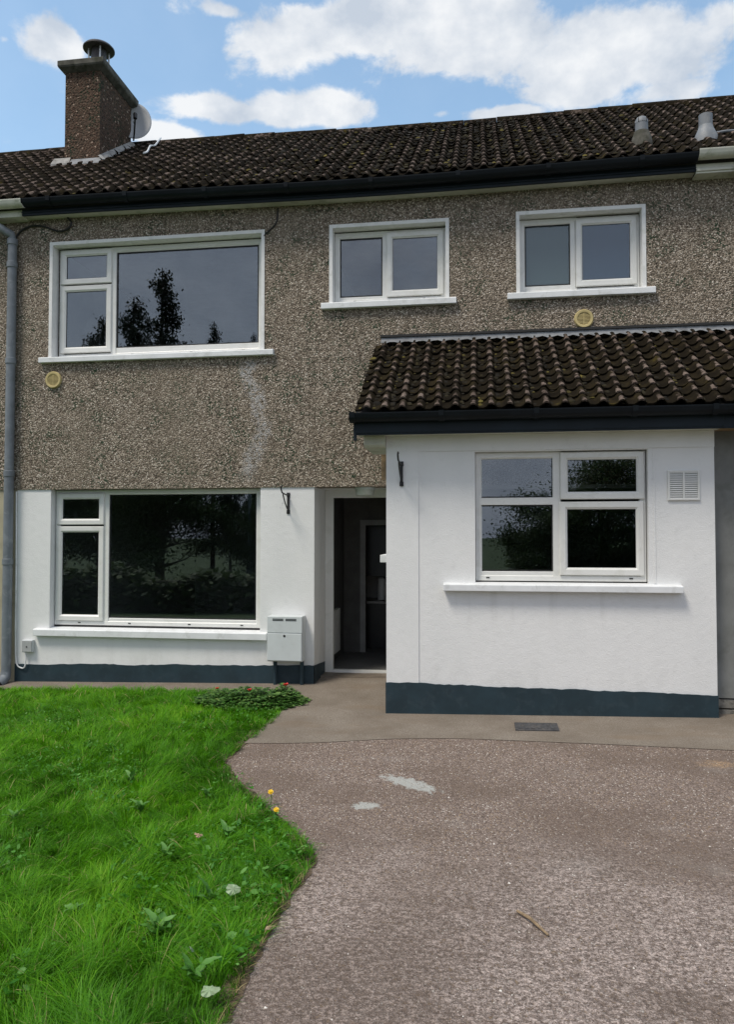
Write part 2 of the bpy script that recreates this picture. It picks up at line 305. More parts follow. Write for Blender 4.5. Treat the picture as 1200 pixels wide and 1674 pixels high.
def mat_glass(name, refl=.13, tint=(.92, .95, .95), rough=0.0, wave=.0, veil=None):
    m = bpy.data.materials.new(name); m.use_nodes = True; N = m.node_tree.nodes; L = m.node_tree.links
    for n in list(N): N.remove(n)
    out = N.new('ShaderNodeOutputMaterial'); tr = N.new('ShaderNodeBsdfTransparent'); tr.inputs[0].default_value = (*tint, 1)
    gl = N.new('ShaderNodeBsdfGlossy'); gl.inputs['Roughness'].default_value = rough; gl.inputs[0].default_value = (.93, .97, 1, 1)
    lw = N.new('ShaderNodeLayerWeight'); lw.inputs[0].default_value = .22
    mr = N.new('ShaderNodeMapRange'); mr.inputs[1].default_value = 0; mr.inputs[2].default_value = 1; mr.inputs[3].default_value = refl; mr.inputs[4].default_value = 1; L.new(lw.outputs['Fresnel'], mr.inputs[0])
    if wave:
        g = N.new('ShaderNodeNewGeometry'); nz = N.new('ShaderNodeTexNoise'); nz.inputs['Scale'].default_value = 2.2 if not veil else 45; nz.inputs['Detail'].default_value = 1
        L.new(g.outputs['Position'], nz.inputs['Vector']); bp = N.new('ShaderNodeBump'); bp.inputs['Strength'].default_value = wave; bp.inputs['Distance'].default_value = .02; L.new(nz.outputs[0], bp.inputs['Height']); L.new(bp.outputs[0], gl.inputs['Normal'])
    mx = N.new('ShaderNodeMixShader'); L.new(mr.outputs[0], mx.inputs[0])
    if veil:
        df = N.new('ShaderNodeBsdfDiffuse'); df.inputs[0].default_value = (*veil, 1); m2 = N.new('ShaderNodeMixShader'); m2.inputs[0].default_value = .55; L.new(tr.outputs[0], m2.inputs[1]); L.new(df.outputs[0], m2.inputs[2]); L.new(m2.outputs[0], mx.inputs[1])
    else: L.new(tr.outputs[0], mx.inputs[1])
    L.new(gl.outputs[0], mx.inputs[2]); L.new(mx.outputs[0], out.inputs[0]); return m
def mat_leaf(name, stops, trans=.35, rough=.55, attr='rnd'):
    M = Mat(name, rough, .35); c = M.ramp(M.attr(attr) if attr else M.rnd(), stops)
    tl = M.node('ShaderNodeBsdfTranslucent'); M.L.new(c, tl.inputs[0]); mx = M.node('ShaderNodeMixShader'); mx.inputs[0].default_value = trans
    M.color(c); M.L.new(M.b.outputs[0], mx.inputs[1]); M.L.new(tl.outputs[0], mx.inputs[2]); M.L.new(mx.outputs[0], M.N['Material Output'].inputs[0]); return M.m

WHITE = mat_white_render(); PEBBLE = mat_pebble('pebbledash'); PEBBLE2 = mat_pebble('neighbour_pebbledash', False); TILE = mat_tile()
CHIM = mat_pebble('chimney_roughcast', False, [(0, (.03, .019, .013)), (.25, (.075, .045, .031)), (.5, (.12, .075, .052)), (.75, (.17, .11, .078)), (.93, (.28, .20, .15)), (.965, (.75, .66, .56))], (.60, .51, .46), 44)
UPVC = simple('white_upvc', (.72, .72, .69), .32, .04, 3, .5, 0, ((.5, .5, .44), 6, .35)).m
SILL = simple('painted_sill', (.74, .755, .76), .6, .05, 5, .3, 0, ((.42, .43, .40), 9, .4)).m
BAND = simple('painted_reveal', (.77, .77, .755), .75, .05, 7, .3, 0, ((.45, .47, .42), 7, .4)).m
NAVY = simple('navy_plinth_paint', (.017, .036, .047), .55, .18, 4, .4, 0, ((.04, .06, .072), 11, .5)).m
NAVYG = simple('navy_gutter_paint', (.006, .009, .012), .5, .25, 3, .2).m
NAVYF = simple('navy_fascia_paint', (.008, .015, .021), .5, .2, 3, .25).m
SOFF = simple('cream_soffit_paint', (.50, .50, .43), .6, .1, 3, .3, 0, ((.25, .25, .18), 4, .5)).m
CREAMG = simple('weathered_white_gutter', (.60, .60, .52), .45, .1, 4, .5, 0, ((.22, .25, .14), 7, .7)).m
GREYPIPE = simple('grey_pvc_pipe', (.16, .18, .20), .45, .15, 5, .5, 0, ((.30, .32, .33), 8, .5)).m
LEAD = simple('weathered_lead', (.19, .20, .21), .6, .3, 9, .4, 0, ((.26, .265, .26), 12, .6)).m
MORTAR = simple('pale_mortar', (.33, .32, .30), .9, .2, 15, .2, 0, ((.12, .11, .09), 12, .6)).m
CAPC = simple('mossy_cap_concrete', (.10, .095, .08), .9, .35, 9, .2, 0, ((.04, .045, .025), 8, .8)).m
BLACK = simple('black_iron', (.012, .012, .013), .5, .3, 20).m
DARK = simple('dark_slot', (.02, .02, .02), .8).m
STEEL = simple('cowl_steel', (.55, .55, .54), .4, .15, 12, .5, .6).m
COWL = simple('sooty_cowl', (.035, .03, .028), .5, .3, 10, .5).m
DISH = simple('dish_grey', (.42, .43, .44), .5, .06, 4, .4, 0, ((.3, .3, .29), 8, .4)).m
VENTC = simple('yellowed_plastic', (.52, .42, .19), .5, .1, 10).m
VENTD = simple('yellowed_mesh', (.20, .155, .06), .6, .15, 20).m
METER = simple('meter_box_plastic', (.60, .635, .64), .45, .03, 4, .5, 0, ((.45, .47, .46), 6, .3)).m
CREAMW = simple('cream_masonry_paint', (.42, .38, .27), .85, .1, 3, .3, 0, ((.25, .23, .17), 4, .5)).m
GREYW = simple('grey_masonry_paint', (.20, .205, .195), .9, .1, 4, .2, 0, ((.14, .145, .13), 5, .6)).m
BLOCK = simple('bare_concrete_block', (.20, .19, .165), .95, .3, 14, .2, 0, ((.05, .05, .045), 10, .8)).m
IRON = simple('cast_iron_cover', (.055, .055, .058), .7, .3, 30, .4, 0, ((.16, .14, .12), 14, .5)).m
ROOMW = simple('room_wall_paint', (.56, .55, .52), .9, .05).m
ROOMF = simple('room_floor', (.16, .13, .10), .6, .2).m
CAB = simple('black_kitchen_units', (.012, .012, .013), .35, .2).m
PALE = simple('pale_splashback', (.36, .35, .33), .5, .1).m
GLASS = mat_glass('window_glass', .105, (.80, .84, .84), 0, 0)
GLASSO = mat_glass('obscured_glass', .09, (.6, .66, .68), .12, .25, (.05, .095, .15))
GLASSC = mat_glass('curtained_glass', .08, (.6, .66, .68), .12, .25, (.10, .155, .16))
WOOD = simple('weathered_wood', (.24, .17, .10), .8, .25, 20).m

# ------------------------------------------------------------------ ground
def gz(x, y): return .043 + .02 * min(max(x, -8), 6) + .035 * min(max(y, -14), 1)
DRIVE = mat_driveway(); PATH = mat_path()
SOIL = simple('lawn_soil', (.05, .085, .016), .95, .3, 12).m
FARG = simple('rough_verge', (.045, .075, .022), .95, .35, 2).m
ASPH = simple('road_asphalt', (.05, .05, .052), .9, .15, 8).m
def sheet(name, poly, dz, mat, thick=0.0):
    bm = bmesh.new(); vs = [bm.verts.new((x, y, gz(x, y) + dz)) for x, y in poly]; f = bm.faces.new(vs); f.normal_update()
    if f.normal.z < 0: f.normal_flip()
    bmesh.ops.triangulate(bm, faces=bm.faces[:]); m = bpy.data.meshes.new(name); bm.to_mesh(m); bm.free(); m.materials.append(mat)
    o = bpy.data.objects.new(name, m); COL.objects.link(o); o['kind'] = 'structure'; return o
b = MB(); xs = [-900, -200, -60, -20, -8, 6, 20, 60, 200, 900]; ys = [-900, -200, -60, -30, -14, 1, 12, 60, 200, 900]
b.add([(x, y, gz(x, y) - .06) for y in ys for x in xs], [(j * 10 + i, j * 10 + i + 1, j * 10 + i + 11, j * 10 + i + 10) for j in range(9) for i in range(9)])
o = b.build('ground', FARG); o['kind'] = 'structure'
LAWN = [(-7.8, -.42), (-3.41, -.36), (-2.36, -.48), (-1.80, -.78), (-1.80, -1.75), (-1.85, -2.09), (-1.86, -2.56), (-1.61, -2.96), (-1.33, -3.35), (-1.11, -3.62), (-.92, -3.89), (-.865, -4.05),
        (-.87, -4.26), (-.90, -4.47), (-.92, -4.71), (-.92, -4.94), (-.92, -5.14), (-.90, -5.35), (-.88, -9.5), (-7.8, -9.5)]
sheet('lawn', LAWN, -.015, SOIL)
edge = [(-1.86, -2.09), (-1.55, -2.075), (-1.27, -2.04), (-1.0, -1.975), (-.75, -1.915), (-.45, -1.875), (-.13, -1.865), (.2, -1.885), (.53, -1.91), (.98, -1.945), (1.82, -2.03), (4.6, -2.3)]
sheet('garden_path', [(-7.8, .0), (-7.8, -.46), (-3.41, -.40), (-2.36, -.52), (-1.84, -.82), (-1.84, -1.75)] + edge + [(4.6, -.9), (2.2, -.9), (2.0, .58), (-1.75, .58), (-1.75, .0)], .004, PATH)
sheet('driveway', [(-1.92, -1.7), (4.6, -1.7), (4.6, -13.9), (-.84, -13.9), (-.84, -9.5)] + [(x - .05, y) for x, y in LAWN[5:18]][::-1], .0, DRIVE)
b = MB(); b.add([(x, y, gz(x, y) - .03) for x, y in ((-150, -20), (150, -20), (150, -14), (-150, -14))], [(0, 1, 2, 3)]); o = b.build('road', ASPH); o['kind'] = 'structure'

# ------------------------------------------------------------------ the house in the middle of the terrace
XL, XR = -5.22, 2.08                        # party walls
house = empty('terraced_house', (0, 0, 0)); tag(house, 'terraced house with pebbledash upper storey, white ground floor and tiled front porch', 'house')
WIN = dict(UL=(-4.80, -2.345, 3.58, 4.88), UM=(-1.56, -.345, 4.07, 4.885), UR=(.415, 1.64, 4.08, 4.905), LL=(-4.79, -2.35, .53, 2.10))
DOOR = (-1.755, -.70, gz(-1.5, 0), 2.10)
b = MB(); b.wall(XL, XR, 2.10, 5.19, -.012, .26, [WIN['UL'], WIN['UM'], WIN['UR']]); b.build('upper_wall', PEBBLE, house)
b = MB(); b.wall(XL + .02, -1.755, -.3, 2.10, 0, .26, [WIN['LL']]); b.build('lower_wall', WHITE, house)
b = MB(); b.wall(-.80, XR, -.3, 2.10, .001, .26, [(-.15, 1.80, -.31, 2.06)]); b.build('spine_wall', ROOMW, house)
def jagged_strip(name, x0, x1, y, zb, zt, mat, parent, amp=.006, n=70, th=.02, ret=None):
    m = MB(); top = []; r = random.Random(name + str(x0)); w = 0
    P = []
    for i in range(n + 1):
        x = x0 + (x1 - x0) * i / n; w = w * .6 + r.uniform(-amp, amp); P.append((x, zb(x), zt(x) + w))
    for i in range(n):
        (xa, a0, a1), (xb, b0, b1) = P[i], P[i + 1]
        m.add([(xa, y, a0), (xb, y, b0), (xb, y, b1), (xa, y, a1), (xa, y + th, a1), (xb, y + th, b1)], [(0, 1, 2, 3), (3, 2, 5, 4)])
    m.add([(x0, y, P[0][1]), (x0, y + th, P[0][1]), (x0, y + th, P[0][2]), (x0, y, P[0][2])], [(0, 1, 2, 3)]); m.add([(x1, y, P[-1][1]), (x1, y + th, P[-1][1]), (x1, y + th, P[-1][2]), (x1, y, P[-1][2])], [(0, 1, 2, 3)])
    return m.build(name, mat, parent)
jagged_strip('plinth', -5.2, -1.755, -.008, lambda x: gz(x, 0) - .1, lambda x: .136 + (x + 5.2) * .0195, NAVY, house)
b = MB(); b.add([(-1.747, -.012, -.1), (-1.747, .545, -.1), (-1.747, .545, .16), (-1.747, -.012, .205)], [(0, 1, 2, 3)]); b.add([(-1.747, -.012, .205), (-1.747, .545, .16), (-1.77, .545, .16), (-1.77, -.012, .205)], [(0, 1, 2, 3)])
b.build('plinth', NAVY, house)
b = MB(); b.box(-1.85, -1.753, .262, .62, -.1, 2.1); b.build('reveal_wall', WHITE, house)
b = MB(); b.box(-1.76, -.8, .262, .62, 2.101, 2.44); b.build('reveal_head', WHITE, house)
# rooms behind the windows
b = MB()
b.box(XL, XR, 5.3, 5.4, -.3, 5.2); b.box(XL, XL + .1, .27, 5.3, -.3, 5.2); b.box(XR - .1, XR, .27, 5.3, -.3, 5.2)
b.box(-1.9, -1.8, .27, 5.3, -.05, 2.45); b.box(-1.9, -1.8, .27, 5.3, 2.65, 5.1); b.box(.0, .1, .27, 5.3, 2.65, 5.1); b.box(-.25, -.15, .27, 5.3, -.05, 2.45)
b.build('interior_wall', ROOMW, house)
ROOMSHADE = simple('painted_room_shade', (.13, .128, .122), .85).m  # interior shade put into a dark lining colour for hall and porch
b = MB(); b.wall(-1.789, -.255, -.05, 2.44, 2.0, 2.1, [(-1.50, -.6, -.06, 1.72)]); b.box(-1.7995, -1.79, .63, 2.0, .04, 2.44); b.box(-.262, -.2505, .63, 2.0, .04, 2.44); b.box(-1.789, -.263, .63, 1.999, 2.43, 2.445); b.box(-1.789, -.263, .63, 3.2, .0405, .055); b.build('hall_shade_lining', ROOMSHADE, house)
b = MB(); b.box(XL + .1, XR - .1, .27, 5.3, 2.45, 2.65); b.box(XL + .1, XR - .1, .27, 5.3, 5.1, 5.18); b.box(XL + .1, XR - .1, .3, 5.3, -.12, -.02 + .06); b.build('interior_floor', ROOMF, house)
b = MB(); b.ring(-1.50, -.6, -.2, 1.72, [(-.07, 2.0), (-.07, 1.975), (.0, 1.975), (.0, 2.0)]); b.build('inner_door_frame', simple('hall_gloss', (.3, .3, .29), .5).m, house)
b = MB()
for k in range(7): b.box(-1.789, -1.735, .86 + k * .085, .93 + k * .085, .16, .68)
b.box(-1.789, -1.745, .84, 1.46, .2, .64); b.build('radiator', UPVC, house, bevel=.006)
b = MB(); b.box(-1.62, -.3, 2.35, 2.95, .05, .66); b.build('kitchen_unit', CAB, house)
b = MB(); b.box(-1.62, -.3, 2.35, 2.7, 1.03, 1.75); b.build('kitchen_unit', CAB, house)
b = MB(); b.box(-1.7, -.3, 2.96, 2.98, .66, 1.6); b.box(-1.62, -.3, 2.33, 2.955, .662, .69); b.build('splashback', PALE, house)
b = MB(); b.lathe((-1.36, 2.6, .69), [(.06, 0), (.06, .30), (.05, .31)], 16); b.build('kitchen_roll', UPVC, house, True)

# --- windows
UP = [(0, .06), (0, 0), (.042, 0), (.055, .014), (.055, .06)]
def win(name, rect, yf, sashes, fixed, mull, transom, sill, glass, label=None, band=True, glass2=None, caps=()):
    """rect: frame outer (x0,x1,z0,z1); sashes/fixed: pane lists; mull/transom: bars of the outer frame"""
    x0, x1, z0, z1 = rect; m = MB(); m.ring(x0, x1, z0, z1, [(i, y + yf) for i, y in UP])
    for a, b_, c, d in mull: m.box(a, b_, yf + .001, yf + .058, c, d)
    W = m.build(name, UPVC, house, bevel=.003)
    if label: W['label'] = label
    for (a, b_, c, d) in sashes:
        s = MB(); s.ring(a, b_, c, d, [(0, yf + .03), (.0, yf - .014), (.006, yf - .02), (.048, yf - .02), (.066, yf - .004), (.066, yf + .03)]); s.build('sash', UPVC, W)
        g = MB(); g.ring(a + .06, b_ - .06, c + .06, d - .06, [(0, yf - .001), (0, yf + .012), (.009, yf + .012), (.009, yf - .001)]); g.build('gasket', DARK, W)
        p = MB(); p.box(a + .05, b_ - .05, yf + .004, yf + .010, c + .05, d - .05); p.build('pane', glass2 or glass, W)
    for (a, b_, c, d) in fixed:
        g = MB(); g.ring(a, b_, c, d, [(-.07, yf + .010), (-.012, yf + .008), (-.0, yf + .02), (-.0, yf + .045), (-.07, yf + .045)]); g.build('glazing_bead', UPVC, W)
        g = MB(); g.ring(a, b_, c, d, [(-.004, yf + .012), (-.004, yf + .03), (.006, yf + .03), (.006, yf + .012)]); g.build('gasket', DARK, W)
        p = MB(); p.box(a - .01, b_ + .01, yf + .022, yf + .028, c - .01, d + .01); p.build('pane', glass, W)
    for a in caps: p = MB(); p.box(a, a + .03, yf - .004, yf + .002, z0 + .022, z0 + .032); p.build('drain_slot', DARK, W)
    if sill:
        a, b_, c, d, yo = sill; p = MB(); p.extrude([(yf + .05, c), (yo, c), (yo, d - .012), (yo + .012, d - .004), (yf + .05, d + .012)], a, b_); p.build('sill', SILL, W, bevel=.004)
    return W
def band(rect, W, w=.034, yb=.26, yf=-.02):
    a, b_, c, d = rect; p = MB()
    prof = lambda: None
    # painted band round three sides and lining the reveal
    for (px0, px1, pz0, pz1) in ((a - w, a + .003, c, d + w), (b_ - .003, b_ + w, c, d + w), (a + .003, b_ - .003, d - .003, d + w)):
        p.box(px0, px1, yf, .12, pz0, pz1)
    p.build('surround', BAND, W)
# bedroom window, upper left
r = WIN['UL']; W = win('window', (-4.775, -2.36, 3.60, 4.86), .10, [(-4.755, -4.135, 4.455, 4.845), (-4.755, -4.135, 3.665, 4.435)], [(-4.078, -2.42, 3.715, 4.795)], [(-4.14, -4.085, 3.64, 4.82)], (), (-4.93, -2.20, 3.53, 3.595, -.065), GLASS, caps=(-3.9, -3.2, -2.6))
band(r, W)
r = WIN['UM']; W = win('window', (-1.552, -.352, 4.085, 4.865), .10, [(-.985, -.375, 4.145, 4.84)], [(-1.495, -1.04, 4.17, 4.80)], [(-1.03, -.975, 4.12, 4.83)], (), (-1.675, -.235, 4.0, 4.07, -.065), GLASS, caps=(-1.35, -.6))
band(r, W)
r = WIN['UR']; W = win('window', (.422, 1.632, 4.095, 4.885), .10, [(.995, 1.605, 4.16, 4.865)], [(.482, .935, 4.195, 4.825)], [(.94, .99, 4.13, 4.85)], (), (.288, 1.755, 4.015, 4.085, -.065), GLASSC, glass2=GLASSO, caps=(.6, 1.4))
band(r, W)
# living room window, lower left
W = win('window', (-4.785, -2.375, .575, 2.095), .10, [(-4.765, -4.195, 1.705, 2.06), (-4.765, -4.195, .625, 1.685)], [(-4.135, -2.43, .665, 2.04)], [(-4.20, -4.14, .62, 2.05)], (), (-4.95, -2.26, .465, .545, -.065), GLASS, caps=(-4.5, -3.9, -3.2, -2.6))
p = MB(); p.box(-4.79, -2.35, .10, .16, .54, .575); p.build('sub_sill', DARK, W)

# --- doorway
D0, D1 = -1.752, -.70
p = MB(); p.box(D0, D0 + .095, .55, .61, -.1, 2.0995); p.box(D0 + .095, -.8, .55, .61, 2.01, 2.0995); p.box(D0 + .095, -.8, .54, .62, -.1, .068)
DF = p.build('door_frame', UPVC, house, bevel=.004)
p = MB(); p.box(-.92, -.868, .62, 1.38, .08, 1.98); dl = p.build('front_door', UPVC, house, bevel=.004)
p = MB(); p.box(-.935, -.92, 1.30, 1.34, .98, 1.12); p.tube([(-.94, 1.32, 1.05), (-.965, 1.32, 1.05), (-.965, 1.22, 1.05)], .009); p.build('handle', STEEL, dl)

# --- porch
PY = -1.135; PX0, PX1 = -.84, 1.975
PWIN = (-.045, 1.432, 1.165, 2.325)
b = MB(); b.wall(PX0, PX1, -.3, 2.475, PY, PY + .22, [PWIN]); b.box(PX0, PX0 + .2, PY + .22, .0, -.3, 2.9); b.box(PX1 - .2, PX1, PY + .22, 0, -.3, 2.9)
b.box(PX0, PX0 + .292, PY - .008, PY - .0005, .2, 2.335); b.box(PX0, PX1, PY - .011, PY - .0005, 2.335, 2.4745); b.box(1.475, 1.49, PY - .004, PY - .0005, 1.17, 2.335)
b.build('porch_wall', WHITE, house)
jagged_strip('plinth', PX0 - .006, PX1 + .004, PY - .014, lambda x: gz(x, PY) - .1, lambda x: .268 - (x - PX0) * .013, NAVY, house, .005)
b = MB(); b.box(PX0 - .008, PX0 - .0005, PY - .006, -.0, -.2, .262); b.build('plinth', NAVY, house)
b = MB(); b.box(PX0 + .205, PX1 - .205, PY + .225, -.02, 2.40, 2.46); b.box(PX0 + .202, PX0 + .215, PY + .225, -.005, .03, 2.4); b.box(PX1 - .215, PX1 - .202, PY + .225, -.005, .03, 2.4); b.build('porch_shade_lining', ROOMSHADE, house)  # dark lining paints shade into the porch room
b = MB(); b.box(PX0 + .2, PX1 - .2, PY + .22, -.001, -.1, .03); b.build('porch_floor', ROOMF, house)
yf = PY + .06
W = win('window', (-.04, 1.424, 1.178, 2.318), yf, [(.70, 1.412, 1.897, 2.312), (.692, 1.404, 1.232, 1.876)], [(-.002, .636, 1.922, 2.278), (-.008, .630, 1.268, 1.846)], [(.635, .70, 1.22, 2.28), (-.0, .64, 1.852, 1.916)], (), (-.325, 1.695, 1.092, 1.158, PY - .075), GLASS, caps=(.05, 1.28))
p = MB(); p.box(-.045, 1.432, yf + .005, yf + .06, 1.16, 1.178); p.build('sub_sill', DARK, W)
# boxed eave and verge of the porch
PEY, PEZ = -1.40, 2.655; PTOP = 3.60; PPIT = math.atan2(PTOP - PEZ, -PEY); PXE = -1.085; PXR = PX1 + .02
b = MB(); b.box(PXE + .0, PXR, -1.342, -1.318, 2.465, 2.60); b.box(PXE + .0, PXR, -1.350, -1.343, 2.48, 2.585); b.build('porch_fascia', NAVYF, house, bevel=.003)
b = MB(); b.box(PXE + .004, PXR - .002, -1.317, PY + .0, 2.4755, 2.492)
b.add([(PXE + .004, -1.317, 2.474), (PX0, -1.317, 2.474), (PX0, -.0, 3.25), (PXE + .004, -.0, 3.25)], [(0, 1, 2, 3)]); b.add([(PXE + .004, -1.317, 2.474), (PXE + .004, -.0, 3.25), (PXE + .004, -.0, 3.34), (PXE + .004, -1.317, 2.56)], [(0, 1, 2, 3)]); b.build('porch_soffit', SOFF, house)
b = MB(); b.extrude([(-1.215, 2.473), (-1.215, 2.395), (-1.19, 2.372), (-.6, 2.372), (-.6, 2.473)], -1.035, PX0 - .002); b.build('eaves_box', SOFF, house, bevel=.004)
b = MB(); b.box(PXE - .022, PXE + .002, -1.345, -1.30, 2.42, 2.6); s = math.tan(PPIT)
b.add([(PXE - .022, -1.33, 2.47), (PXE - .022, -.0, 2.47 + 1.33 * s), (PXE - .022, -.0, 2.60 + 1.33 * s), (PXE - .022, -1.33, 2.60), (PXE + .002, -1.33, 2.47), (PXE + .002, -.0, 2.47 + 1.33 * s), (PXE + .002, -.0, 2.60 + 1.33 * s), (PXE + .002, -1.33, 2.60)],
      [(0, 1, 2, 3), (7, 6, 5, 4), (0, 4, 5, 1), (3, 2, 6, 7), (0, 3, 7, 4), (1, 5, 6, 2)]); b.build('barge_board', NAVYF, house)
def gutter_mesh(x0, x1, yc, zt, r, sag=lambda x: 0, n=14, seg=10):
    m = MB(); prof = [(yc + r, zt)] + [(yc + r * math.cos(math.pi * k / seg), zt - .02 - r * .9 * math.sin(math.pi * k / seg)) for k in range(seg + 1)] + [(yc - r, zt), (yc - r - .008, zt), (yc - r - .008, zt - .012), (yc - r - .003, zt - .02)] + \
        [(yc - (r + .003) * math.cos(math.pi * k / seg), zt - .02 - (r + .003) * .9 * math.sin(math.pi * k / seg)) for k in range(seg + 1)] + [(yc + r + .003, zt)]
    N = len(prof); o = len(m.v)
    for i in range(n + 1):
        x = x0 + (x1 - x0) * i / n
        m.v += [(x, y, z + sag(x)) for y, z in prof]
    for i in range(n):
        for k in range(N): q = (k + 1) % N; m.f.append((i * N + k, i * N + q, (i + 1) * N + q, (i + 1) * N + k))
    m.f.append(tuple(range(N))[::-1]); m.f.append(tuple(n * N + k for k in range(N))); return m
def gutter_clip(yc, zt, r, x, mat, parent):
    m = MB(); seg = 10; A = [(yc - (r + .012) * math.cos(math.pi * k / seg), zt - .02 - (r + .012) * .9 * math.sin(math.pi * k / seg)) for k in range(seg + 1)]; B = [(yc - (r + .002) * math.cos(math.pi * k / seg), zt - .02 - (r + .002) * .9 * math.sin(math.pi * k / seg)) for k in range(seg + 1)]
    m.extrude(A + [(yc + r + .012, zt + .004), (yc + r + .002, zt + .004)] + B[::-1] + [(yc - r - .002, zt + .006), (yc - r - .016, zt + .006)], x, x + .045); m.build('gutter_bracket', mat, parent)
g = gutter_mesh(PXE - .045, PXR, -1.405, 2.645, .058, n=4).build('porch_gutter', NAVYG, house, smooth=True)
for x in (PXE - .04, -.35, .45, 1.25, 1.88): gutter_clip(-1.405, 2.645, .058, x, NAVYG, g)
# side window sill and lath on the return wall of the porch
p = MB(); p.box(PX0 - .085, PX0 - .0005, -.93, -.38, 1.33, 1.40); p.build('porch_side_sill', SILL, house, bevel=.004)
p = MB(); p.box(PX0 - .125, PX0 - .0005, -.52, -.46, 2.13, 2.44); p.build('timber_lath', WOOD, house)

# --- roofs: one tile mesh, copied
def tile_mesh(width, length, roll=.048, thick=.016):
    hw = width / 2; prof = []
    for k in (0, 1):
        c = hw * k; prof += [(c, 0, 1), (c + hw * .26, -.002, 1), (c + hw * .42, .010, .7), (c + hw * .56, roll * .86, .1), (c + hw * .68, roll, 0), (c + hw * .80, roll * .86, .1), (c + hw * .94, .010, .7)]
    prof.append((width - .002, 0, 1)); n = len(prof); v = []; f = []; pan = []
    for yy, lift in ((0, .026), (length, 0)):
        for x, z, p in prof: v.append((x, yy, z + lift)); pan.append(p - .05 if yy == 0 else p + .62)  # moss and painted-in overlap shade, both stronger toward the upper end
    for x, z, p in prof: v.append((x, 0, z + .026 - thick)); pan.append(p)
    for i in range(n - 1): f += [(i, i + 1, n + i + 1, n + i), (2 * n + i, 2 * n + i + 1, i + 1, i)]
    f += [(0, n, 2 * n), (n - 1, 3 * n - 1, 2 * n - 1)]
    m = bpy.data.meshes.new('tile'); m.from_pydata(v, [], f); m.materials.append(TILE)
    at = m.attributes.new('pan', 'FLOAT', 'POINT'); at.data.foreach_set('value', pan); shade_smooth(m, 50); return m
EY, EZ, RY, RZ = -.225, 5.33, 2.70, 7.425
MPIT = math.atan2(RZ - EZ, RY - EY); MLEN = math.hypot(RZ - EZ, RY - EY); NROW = 16; GA = (MLEN - .05) / NROW
def sag(x): return -.045 * math.exp(-((x + 1.0) / 2.4) ** 2)
def sag2(x): return -.03 * math.exp(-((x - .3) / 3.0) ** 2)
def lay_tiles(parent, x0, ncol, tw, rows, ey, ez, pit, gauge, mesh, sagf, limit=300, seed=1):
    rr = random.Random(seed); made = 0; extra = MB(); pans = []; a = [x.value for x in mesh.attributes['pan'].data]
    for i in range(rows):
        for j in range(ncol):
            s = i * gauge; x = x0 + j * tw; dz = sagf(x, s)
            loc = Vector((x + rr.uniform(-.003, .003), ey + s * math.cos(pit) , ez + s * math.sin(pit) + dz + rr.uniform(-.003, .004)))
            rot = (pit + rr.uniform(-.012, .012), rr.uniform(-.008, .008), rr.uniform(-.008, .008))
            if made < limit:
                o = bpy.data.objects.new('tile', mesh); COL.objects.link(o); o.parent = parent; o.location = loc; o.rotation_euler = rot; made += 1
            else:
                from mathutils import Euler
                M = Matrix.Translation(loc) @ Euler(rot).to_matrix().to_4x4(); extra.add([M @ v.co for v in mesh.vertices], [tuple(p.vertices) for p in mesh.polygons]); pans += a
    if extra.v:
        m = extra.mesh('upper_tiles'); m.materials.append(TILE); at = m.attributes.new('pan', 'FLOAT', 'POINT'); at.data.foreach_set('value', pans); shade_smooth(m, 50)
        o = bpy.data.objects.new('upper_tiles', m); COL.objects.link(o); o.parent = parent; o['kind'] = 'stuff'
DECK = simple('roof_underlay', (.03, .028, .025), .9).m
def deck(x0, x1, parent):
    m = MB(); n = math.cos(MPIT) * .03; m.extrude([(EY + .06, EZ - .02), (RY, RZ - .05), (2 * RY - EY, EZ - .05), (2 * RY - EY, EZ - .12), (RY, RZ - .12), (EY + .06, EZ - .09)], x0, x1); return m.build('roof', DECK, parent)
TW = (XR - XL) / 24; TM = tile_mesh(TW, GA + .055)
ms = lambda x, s: sag(x) * (1 - s / MLEN) + (sag(x) + sag2(x)) * s / MLEN
RT = MB(); rp = [(.125 * math.cos(math.pi * k / 8), .115 * math.sin(math.pi * k / 8)) for k in range(9)]
RT.extrude(rp + [(q[0] * .87, q[1] * .87) for q in rp[::-1]], 0, .445); RTM = RT.mesh('ridge_tile'); RTM.materials.append(TILE)
at = RTM.attributes.new('pan', 'FLOAT', 'POINT'); at.data.foreach_set('value', [.35] * len(RTM.vertices))
def ridge(parent, x0, x1):
    n = round((x1 - x0) / .45); w = (x1 - x0) / n
    for k in range(n):
        x = x0 + k * w; o = bpy.data.objects.new('ridge_tile', RTM); COL.objects.link(o); o.parent = parent; o.location = (x, RY, RZ - .045 + ms(x, MLEN) + random.uniform(-.006, .006)); o.scale = (w / .45, 1, 1); o.rotation_euler = (0, random.uniform(-.01, .01), random.uniform(-.012, .012))
roof = deck(XL, XR, house); lay_tiles(roof, XL, 24, TW, NROW, EY, EZ, MPIT, GA, TM, ms, 300, 3); ridge(roof, XL, XR)
PLEN = math.hypot(PTOP - PEZ, PEY); PG = (PLEN - .02) / 10; PTM = tile_mesh((PXR - PXE) / 10, PG + .05, .046)
m = MB(); m.extrude([(PEY + .07, PEZ - .03), (-.001, PTOP - .01), (-.001, PTOP - .05), (PEY + .07, PEZ - .07)], PXE, PXR); proof = m.build('porch_roof', DECK, house)
lay_tiles(proof, PXE, 10, (PXR - PXE) / 10, 10, PEY, PEZ, PPIT, PG, PTM, lambda x, s: 0, 300, 5)
